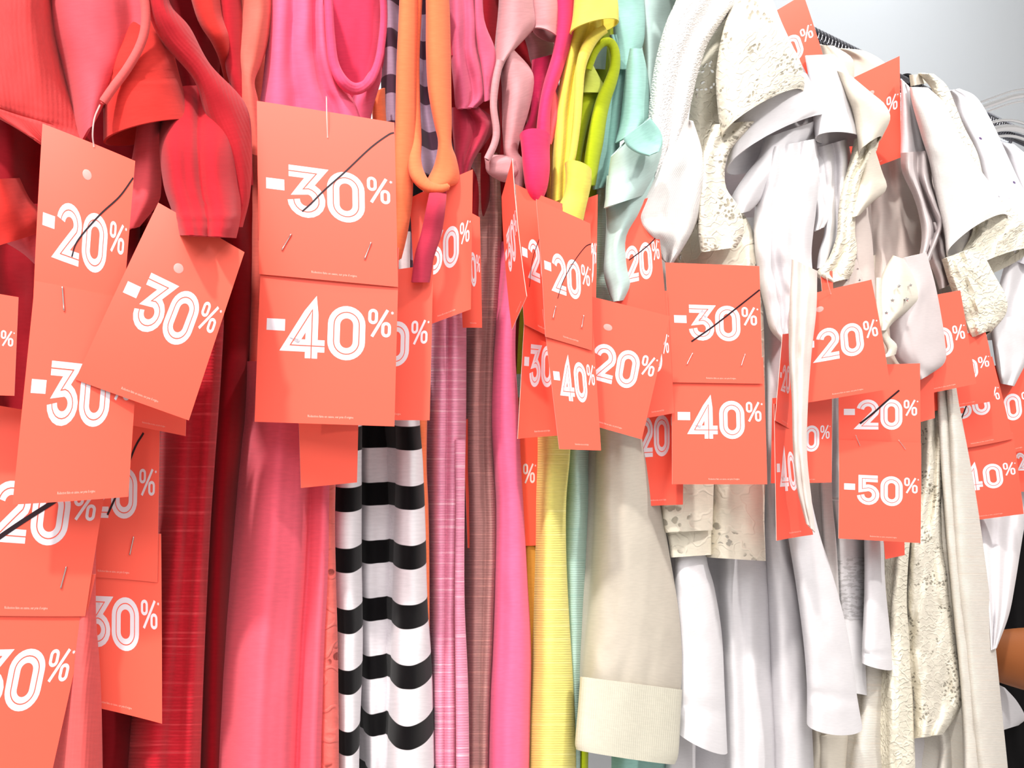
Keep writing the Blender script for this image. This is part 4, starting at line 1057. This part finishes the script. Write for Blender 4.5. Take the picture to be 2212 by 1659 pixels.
def discount_tag(label, cards, z=-3.0, staples=(), pen=None, hole=None, thread=None, front=0, pen_w=1.0, fine=True):
    """one tag of one card, or two stapled cards; cards = [(corners, digits, bend, face, twist)]"""
    built = []
    mx = sum(p[0] for cd in cards for p in cd[0]) / (4 * len(cards))
    for i, cd in enumerate(cards):
        c, num = cd[0], cd[1]
        bend = cd[2] if len(cd) > 2 else (0, 0)
        face = cd[3] if len(cd) > 3 else 0.6
        tw = cd[4] if len(cd) > 4 else 0.0
        built.append((Card(c, z + (0 if i == front or len(cards) == 1 else 0.14), bend, face, tw, mx=mx), num))
    base = built[0][0].at(0.5, 0.0)
    t = thing('discount_tag', label, 'price tag', base, 'discount tags on the rack')
    cobs = []
    for k, (C, num) in enumerate(built):
        nu, nv = 14, 18
        vs = [C.at(i / (nu - 1), j / (nv - 1)) for j in range(nv) for i in range(nu)]
        cob = mesh_object('card', vs, grid_faces(nv, nu), None, t, base, mats=[MATS['card_red'], MATS['card_edge']])
        md = cob.modifiers.new('thickness', 'SOLIDIFY')
        md.thickness, md.offset, md.material_offset_rim = 0.0004, 0.0, 1
        es = cob.modifiers.new('crisp_edge', 'EDGE_SPLIT')
        es.split_angle = math.radians(40)
        cobs.append(cob)
        if num:
            vs, fs, mi = [], [], []
            for level, rb in lettering_quads(num):
                b = len(vs)
                for a, c in rb:
                    vs += [C.mm(*a, 0.26 + 0.07 * level), C.mm(*c, 0.26 + 0.07 * level)]
                fs += [(b + 2 * i, b + 2 * i + 1, b + 2 * i + 3, b + 2 * i + 2) for i in range(len(rb) - 1)]
                mi += [level] * (len(rb) - 1)
            o = mesh_object('lettering', vs, fs, None, cob, base, mats=[MATS['print_white'], MATS['card_red']], midx=mi, smooth=False)
            o['label'] = 'white minus %s percent print' % num
        if fine:
            mesh_object('small_print', [C.mm(x, y, 0.27) for x, y in PRINT_V], PRINT_F, MATS['print_pale'], cob, base, smooth=False)
    C0 = built[0][0]
    if pen:
        uv = [C0.find(*p) for p in pen]
        uv = [(min(0.995, max(0.005, u)), min(0.995, max(0.005, v))) for u, v in uv]
        path = [(u * CARD_W, -v * CARD_H) for u, v in uv]
        path = [tuple(p) for p in spline(path, 40)]
        rb = ribbon(path, 0.95 * pen_w)
        vs = [q for a, c in rb for q in (C0.mm(a.x, -a.y, 0.42), C0.mm(c.x, -c.y, 0.42))]
        mesh_object('pen_stroke', vs, [(2 * i, 2 * i + 1, 2 * i + 3, 2 * i + 2) for i in range(len(rb) - 1)], MATS['pen_ink'], t, base, smooth=False)
    for ci, u, v, ang in staples:
        C = built[ci][0]
        x, y = u * CARD_W, v * CARD_H
        dx, dy = 5.2 * math.sin(math.radians(ang)), 5.2 * math.cos(math.radians(ang))
        p = [C.mm(x - dx, y - dy, 0.2), C.mm(x - dx * .92, y - dy * .92, 0.9), C.mm(x - dx * .45, y - dy * .45, 0.75),
             C.mm(x + dx * .45, y + dy * .45, 0.75), C.mm(x + dx * .92, y + dy * .92, 0.9), C.mm(x + dx, y + dy, 0.2)]
        wire('staple', 'staple_steel', p, 0.00040, t, base)
    if hole:
        hx, hy = hole[0] * CARD_W, hole[1] * CARD_H
        n = 14
        vs = [C0.mm(hx + 3.6 * math.cos(2 * math.pi * i / n), hy + 2.5 * math.sin(2 * math.pi * i / n), 0.35) for i in range(n)]
        vs += [C0.mm(hx + 3.0 * math.cos(2 * math.pi * i / n), hy + 2.0 * math.sin(2 * math.pi * i / n), 0.5) for i in range(n)]
        fs = [(i, (i + 1) % n, n + (i + 1) % n, n + i) for i in range(n)] + [tuple(range(n, 2 * n))]
        mesh_object('fastener', vs, fs, MATS['clear_nylon'], t, base)
    if thread:
        u, v = C0.find(*thread[0])
        q = [C0.at(u, v, 0.5)]
        for x, y in thread[1:]:
            q.append(pt(x, y, (z - 0.3) / 100))
        wire('thread', 'clear_nylon', q, 0.00035, t, base)
    return t


principled('card_red', (248, 94, 74), rough=0.42, spec=0.42)
principled('card_edge', (250, 205, 195), rough=0.7)
principled('print_white', (228, 221, 228), rough=0.5, spec=0.4)
principled('print_pale', (250, 190, 175), rough=0.6)
principled('pen_ink', (38, 22, 28), rough=0.4)
principled('staple_steel', (225, 215, 210), rough=0.25, metal=1.0)
principled('clear_nylon', (255, 235, 232), rough=0.25, spec=0.3, Alpha=0.32)

ST2 = ((0, 0.20, 0.80, -28), (0, 0.785, 0.80, -20))

discount_tag('far left pair of red cards, struck out 20 above 30', [
    ([(92, 267), (292, 348), (258, 762), (70, 700)], '20', (0.1, 0.2), 0.45),
    ([(76, 607), (305, 655), (277, 1073), (27, 1090)], '30', (0.15, 0), 0.45)], z=-3.4, front=1,
    staples=((1, 0.27, 0.055, 14),), pen=[(155, 555), (168, 520), (215, 465), (258, 425), (290, 385)], hole=(0.50, 0.17),
    thread=[(203, 318), (200, 290), (204, 255), (216, 226)])
discount_tag('single tilted red minus 30 card hanging below the dark red ribbed cuff', [
    ([(342, 438), (528, 545), (408, 908), (163, 820)], '30', (0.1, 0.25), 0.55)], z=-5.0, hole=(0.44, 0.26))
discount_tag('red card with only its corner showing below the tilted minus 30 card', [
    ([(262, 655), (410, 650), (401, 942), (250, 912)], '30', (-0.2, 0), 0.3)], z=-1.4)
discount_tag('bottom left corner pair of red cards, 20 with thick pen stroke above 30', [
    ([(-62, 866), (250, 918), (184, 1331), (-100, 1328)], '20', (0.1, 0.15), 0.5),
    ([(-95, 1255), (207, 1240), (105, 1700), (-165, 1690)], '30', (0.1, 0), 0.5)], z=-0.2,
    staples=((0, 0.79, 0.80, -8),), pen=[(-5, 1163), (40, 1132), (112, 1086), (150, 1060)], pen_w=2.4)
discount_tag('shadowed pair of red cards behind the lower left tags, struck out 20 above 30', [
    ([(140, 890), (346, 880), (340, 1258), (130, 1243)], '20', (-0.2, 0), 0.35),
    ([(135, 1164), (348, 1153), (350, 1563), (125, 1512)], '30', (-0.2, 0.1), 0.35)], z=0.4,
    staples=((0, 0.72, 0.80, -15),), pen=[(232, 1112), (262, 1045), (290, 970), (310, 935)], pen_w=1.5)
discount_tag('red card cut by the left edge, above the bottom left pair', [
    ([(-120, 615), (40, 642), (31, 855), (-140, 850)], '20', (0, 0), 0.5)], z=-2.2)
discount_tag('big front red tag on the hot pink tank top, struck out 30 above 40', [
    ([(555, 218), (852, 265), (860, 620), (560, 592)], '30', (0.05, 0.05), 0.85),
    ([(566, 512), (862, 535), (852, 921), (550, 911)], '40', (0.0, 0.05), 0.85)], z=-4.4,
    staples=ST2, pen=[(653, 457), (672, 440), (702, 410), (745, 372), (800, 320), (838, 292), (852, 287)],
    thread=[(708, 298), (706, 255), (705, 208)], pen_w=0.85)
discount_tag('red card tucked behind the right edge of the big pink tank top tag', [
    ([(728, 598), (936, 571), (928, 908), (718, 908)], '30', (-0.25, 0), 0.5)], z=-3.0)
discount_tag('red card showing a blank corner under the big pink tank top tag', [
    ([(640, 750), (778, 745), (771, 1042), (650, 1054)], '', (0, 0), 0.4)], z=-1.6, fine=False)
discount_tag('curved red minus 30 card below the orange strap loop', [
    ([(885, 428), (1021, 366), (1017, 668), (900, 712)], '30', (0.25, 0), 0.5, 0.6)], z=-2.0)
discount_tag('shadowed red card partly behind the curved minus 30 card by the brown top', [
    ([(985, 445), (1036, 470), (1041, 708), (1000, 708)], '20', (0.2, 0.2), 0.3, 0.4)], z=-0.4)
discount_tag('narrow dark side-on red minus 30 card left of the yellow top', [
    ([(1084, 425), (1107, 343), (1138, 640), (1106, 712)], '30', (0.0, 0.1), 0.2, 1.2)], z=-4.6)
discount_tag('pair of red cards right beside the side-on card, 20 above 30', [
    ([(1113, 398), (1215, 440), (1215, 740), (1132, 700)], '20', (-0.1, 0), 0.5),
    ([(1136, 632), (1215, 650), (1222, 940), (1118, 948)], '30', (-0.3, 0), 0.5)], z=-2.6, pen=[(1143, 620), (1150, 560), (1165, 515)], pen_w=0.7)
discount_tag('pair of red cards below the yellow cup, struck out 20 above 40', [
    ([(1158, 430), (1275, 483), (1279, 757), (1178, 727)], '20', (0.0, 0.1), 0.5),
    ([(1172, 668), (1280, 690), (1298, 973), (1208, 970)], '40', (0.05, 0), 0.5)], z=-4.6,
    staples=ST2, pen=[(1204, 645), (1215, 610), (1235, 572), (1262, 535), (1279, 528)], pen_w=0.7)
discount_tag('thin strip of a red card between the yellow cup tag and the mint sleeve', [
    ([(1262, 430), (1291, 420), (1286, 715), (1258, 720)], '20', (0, 0), 0.3)], z=-1.6)
discount_tag('slanted red minus 20 card hanging below the mint sleeve', [
    ([(1250, 634), (1447, 683), (1386, 949), (1230, 905)], '20', (0.05, 0.05), 0.6)], z=-3.6, hole=(0.34, 0.21))
discount_tag('curved struck out red cards behind the slanted minus 20 card, under the mint sleeve tail', [
    ([(1322, 452), (1414, 423), (1440, 690), (1322, 712)], '20', (0.3, 0.1), 0.55),
    ([(1330, 640), (1441, 628), (1456, 892), (1375, 906)], '30', (0.2, 0), 0.55)], z=-2.2,
    pen=[(1358, 562), (1385, 542), (1410, 520), (1426, 502)])
discount_tag('shadowed red card low behind the lace top tag, just above the lace hem', [
    ([(1345, 800), (1478, 790), (1475, 1090), (1360, 1096)], '20', (-0.2, 0), 0.5)], z=-0.8)
discount_tag('squarely facing red tag on the cream lace blouse, struck out 30 above 40', [
    ([(1437, 567), (1640, 575), (1647, 829), (1451, 826)], '30', (0.0, 0.0), 0.7),
    ([(1449, 768), (1648, 772), (1657, 1046), (1452, 1046)], '40', (0.0, 0.05), 0.7)], z=-4.2,
    staples=ST2, pen=[(1493, 738), (1540, 705), (1590, 666), (1641, 626)], pen_w=1.3)
discount_tag('tall narrow side-on red tag among the white tops, 20 above 40', [
    ([(1690, 722), (1713, 719), (1712, 930), (1674, 908)], '20', (0, 0), 0.4, -1.2),
    ([(1672, 872), (1712, 880), (1756, 1155), (1677, 1168)], '40', (-0.1, 0), 0.4, -1.0)], z=-3.4, staples=((0, 0.7, 0.25, -10),))
discount_tag('single tilted red minus 20 card below the studded cream panel', [
    ([(1724, 641), (1882, 604), (1924, 840), (1718, 874)], '20', (0.05, 0.1), 0.7)], z=-4.4, hole=(0.27, 0.16),
    thread=[(1794, 635), (1788, 610), (1784, 588)])
discount_tag('shadowed red card under the tilted minus 20 card', [
    ([(1668, 860), (1797, 850), (1796, 1042), (1665, 1044)], '20', (0.15, 0), 0.5)], z=-1.2)
discount_tag('pair of red cards with minus 20 struck out above minus 50', [
    ([(1811, 790), (1987, 785), (1989, 1008), (1812, 1003)], '20', (0.05, 0), 0.75),
    ([(1812, 950), (1989, 957), (1988, 1173), (1811, 1163)], '50', (0.0, 0.05), 0.75)], z=-3.6, front=1,
    staples=((1, 0.22, 0.0, 20), (1, 0.76, 0.025, 35)), pen=[(1857, 915), (1885, 893), (1915, 866), (1942, 843)], pen_w=1.8)
discount_tag('small corner of a red card under the minus 50 card', [
    ([(1895, 1010), (1950, 1005), (1954, 1199), (1912, 1208)], '', (0, 0), 0.5)], z=-1.4, fine=False)
discount_tag('dark edge of a red card sticking out right of the minus 50 pair', [
    ([(1950, 700), (2012, 695), (2019, 903), (1965, 918)], '', (0, 0), 0.5)], z=-1.6, fine=False)
discount_tag('red minus 20 card hanging between the sheer white front and the cream fuzzy sleeve', [
    ([(1925, 655), (2074, 627), (2109, 829), (1958, 860)], '20', (0, 0), 0.7)], z=-1.6)
discount_tag('curled red minus 20 card below and behind the cream fuzzy sleeve tag', [
    ([(1980, 742), (2127, 712), (2147, 866), (1990, 892)], '20', (0.25, 0.35), 0.6)], z=-0.2)
discount_tag('long darker red tag at the right, struck out 30 above 40', [
    ([(2005, 804), (2143, 770), (2188, 948), (2035, 976)], '30', (0.3, 0), 0.6),
    ([(2030, 950), (2188, 935), (2211, 1110), (2056, 1130)], '40', (0.0, 0.05), 0.6)], z=1.2, pen=[(2067, 925), (2080, 895), (2092, 862)], pen_w=1.5)
discount_tag('brighter red minus 20 card at the right edge of the picture', [
    ([(2085, 803), (2226, 774), (2248, 966), (2112, 992)], '20', (0, 0), 0.6)], z=2.2)
discount_tag('shadowed red card lowest at the right edge of the picture', [
    ([(2165, 935), (2245, 930), (2262, 1062), (2196, 1062)], '20', (0, 0), 0.6)], z=3.4)
discount_tag('sliver of a red card at the right edge under the white knotted sleeve', [
    ([(2196, 715), (2262, 690), (2275, 830), (2215, 835)], '30', (0, 0), 0.6)], z=2.0)
discount_tag('red card cut by the top edge, between two white shoulders', [
    ([(1590, 75), (1735, -12), (1789, 160), (1655, 250)], '30', (0.0, 0.1), 0.7)], z=2.4, hole=(0.3, 0.2))
discount_tag('red card sticking up against the wall by the cream cap sleeve', [
    ([(1796, 190), (1943, 121), (1946, 340), (1808, 392)], '20', (0, 0), 0.7)], z=2.6, hole=(0.56, 0.24))
discount_tag('tiny dark red card corner behind the studded cream panel', [
    ([(1772, 590), (1798, 585), (1800, 650), (1778, 655)], '', (0, 0), 0.5)], z=-0.6, fine=False)
discount_tag('deep red card between the pink and yellow bodies below the minus 30 tag', [
    ([(1000, 905), (1162, 905), (1161, 1178), (1010, 1184)], '20', (0, 0), 0.3)], z=3.4)

# ------------------------------------------------------------------ the person at the right
def skin_tone(name, rgb):
    m = principled(name, rgb, rough=0.5, spec=0.35, **{'Subsurface Weight': 0.08})
    m.node_tree.nodes['Principled BSDF'].inputs['Subsurface Radius'].default_value = (0.01, 0.004, 0.002)
    return m


skin_tone('skin', (150, 88, 48))
principled('black_jersey', (14, 12, 16), rough=0.9)
principled('dark_hair', (30, 20, 16), rough=0.6)
principled('eye_white', (235, 230, 225), rough=0.3)


def skinned(name, mat, joints, edges, parent, base, root=0, sub=2):
    me = bpy.data.meshes.new(name)
    me.from_pydata([tuple(Vector(p) - base) for p, r in joints], edges, [])
    o = bpy.data.objects.new(name, me)
    col.objects.link(o)
    md = o.modifiers.new('skin', 'SKIN')
    md.use_smooth_shade = True
    for i, (p, r) in enumerate(joints):
        rr = r if isinstance(r, tuple) else (r, r)
        me.skin_vertices[0].data[i].radius = rr
        me.skin_vertices[0].data[i].use_root = i == root
    sb = o.modifiers.new('smooth', 'SUBSURF')
    sb.levels = sb.render_levels = sub
    me.materials.append(MATS[mat])
    o.parent = parent
    return o


def build_person():
    elbow = Vector((0.86, 1.10, 0.985))
    hip = rail_pt(1.30, -0.36, 0.0)
    base = hip.copy()
    t = thing('person', 'person in black clothes at the right edge reaching a bare arm into the rack', 'person', base)

    def q(dx, dy, z):
        return Vector((hip.x + dx, hip.y + dy, z))
    # body: pelvis, spine, neck, head, legs, far arm
    wrist = Vector((0.70, 1.29, 0.955))
    shoulder = q(-0.17, -0.02, 1.36)
    J = [(q(0, 0, 0.92), (.15, .11)), (q(0, 0, 1.08), (.135, .095)), (q(0, -.01, 1.25), (.155, .10)), (q(0, -.01, 1.37), (.13, .085)), (q(0, -.02, 1.455), .052), (q(0, -.03, 1.50), .05),
         (q(-.09, 0, .88), .095), (q(-.10, -.01, .48), .062), (q(-.10, .02, .09), .042), (q(-.11, -.12, .04), .035),
         (q(.09, 0, .88), .095), (q(.10, -.01, .48), .062), (q(.10, .02, .09), .042), (q(.11, -.12, .04), .035),
         (q(-.15, -.02, 1.37), .066), (q(.15, -.02, 1.37), .066), (q(.22, 0, 1.20), .05), (q(.25, .0, 1.06), .042)]
    E = [(0, 1), (1, 2), (2, 3), (3, 4), (4, 5), (0, 6), (6, 7), (7, 8), (8, 9), (0, 10), (10, 11), (11, 12), (12, 13), (3, 14), (3, 15), (15, 16), (16, 17)]
    skinned('clothed_body', 'black_jersey', J, E, t, base)['label'] = 'black top and trousers'
    # reaching arm with hand
    A = [(shoulder, .050), (shoulder.lerp(elbow, .5), .047), (elbow, .047), (elbow.lerp(wrist, .4), .054), (elbow.lerp(wrist, .8), .050), (wrist, .036)]
    d = (wrist - elbow).normalized()
    side = d.cross(Vector((0, 0, 1))).normalized()
    up = side.cross(d)
    palm = wrist + d * .05
    A.append((palm, (.034, .018)))
    E2 = [(i, i + 1) for i in range(6)]
    skinned('arm', 'skin', A, E2, t, base)['label'] = 'bare tanned forearm'
    for k, (s, l) in enumerate(((-.028, .060), (-.010, .072), (.010, .068), (.027, .052))):
        p0 = palm + side * s
        F = [(p0, .009), (p0 + d * l * .5, .0085), (p0 + d * l * .8 - up * .015, .008), (p0 + d * l - up * .032, .007)]
        skinned('finger', 'skin', F, [(0, 1), (1, 2), (2, 3)], t, base, sub=1)
    p0 = wrist + d * .025 - side * .028
    skinned('thumb', 'skin', [(p0, .011), (p0 - side * .022 + d * .02, .010), (p0 - side * .03 + d * .045 - up * .01, .008)], [(0, 1), (1, 2)], t, base, sub=1)
    # head
    hc = q(0, -.045, 1.60)
    vs, fs = [], []
    nu, nv = 28, 20
    for j in range(nv + 1):
        th = math.pi * j / nv
        for i in range(nu):
            ph = 2 * math.pi * i / nu
            x, y, z = math.sin(th) * math.sin(ph), -math.sin(th) * math.cos(ph), math.cos(th)
            w = 1 - 0.22 * max(0, -z) ** 1.5
            nose = 0.022 * math.exp(-((x / .13) ** 2 + ((z + .12) / .16) ** 2)) * (y < 0)
            socket = -0.008 * sum(math.exp(-(((x - sx) / .16) ** 2 + ((z - .08) / .12) ** 2)) for sx in (-.38, .38)) * (y < 0)
            ear = 0.012 * math.exp(-((y / .2) ** 2 + ((z + .02) / .25) ** 2))
            vs.append(hc + Vector((x * (.074 * w + ear), y * (.094 * w + nose + socket), z * .116)))
    fs = grid_faces(nv + 1, nu, True)
    hd = mesh_object('head', vs, fs, MATS['skin'], t, base)
    for sx in (-.029, .029):
        bm = bmesh.new()
        bmesh.ops.create_uvsphere(bm, u_segments=12, v_segments=8, radius=.011)
        ev = [v.co + hc + Vector((sx, -.082, .010)) for v in bm.verts]
        bm.verts.index_update()
        ef = [tuple(v.index for v in f.verts) for f in bm.faces]
        bm.free()
        mesh_object('eye', ev, ef, MATS['eye_white'], hd, base)
    hv = []
    for j in range(13):
        th = math.pi * 0.62 * j / 12
        for i in range(nu):
            ph = 2 * math.pi * i / nu
            x, y, z = math.sin(th) * math.sin(ph), -math.sin(th) * math.cos(ph), math.cos(th)
            lift = 1.0 if y > -0.25 else max(0.0, (z - .35) * 2)
            k = 1.12 if lift > 0 else 0.9
            drop = -.16 * max(0, (th / math.pi - .42) / .2) if y > -.1 else 0
            hv.append(hc + Vector((x * .078 * k, y * .098 * k, z * .12 * (1.08 if lift > 0 else .9) + drop)))
    ho = mesh_object('hair', hv, grid_faces(13, nu, True), MATS['dark_hair'], t, base)
    md = ho.modifiers.new('thickness', 'SOLIDIFY')
    md.thickness = .008
    lv = [hc + Vector((.024 * math.cos(a) , -.088 + .006 * abs(math.cos(a)), -.056 + .008 * math.sin(a))) for a in [2 * math.pi * i / 14 for i in range(14)]]
    MATS.get('lip') or principled('lip', (150, 78, 66), rough=.5)
    mesh_object('mouth', lv + [hc + Vector((0, -.093, -.056))], [(i, (i + 1) % 14, 14) for i in range(14)], MATS['lip'], hd, base)


build_person()
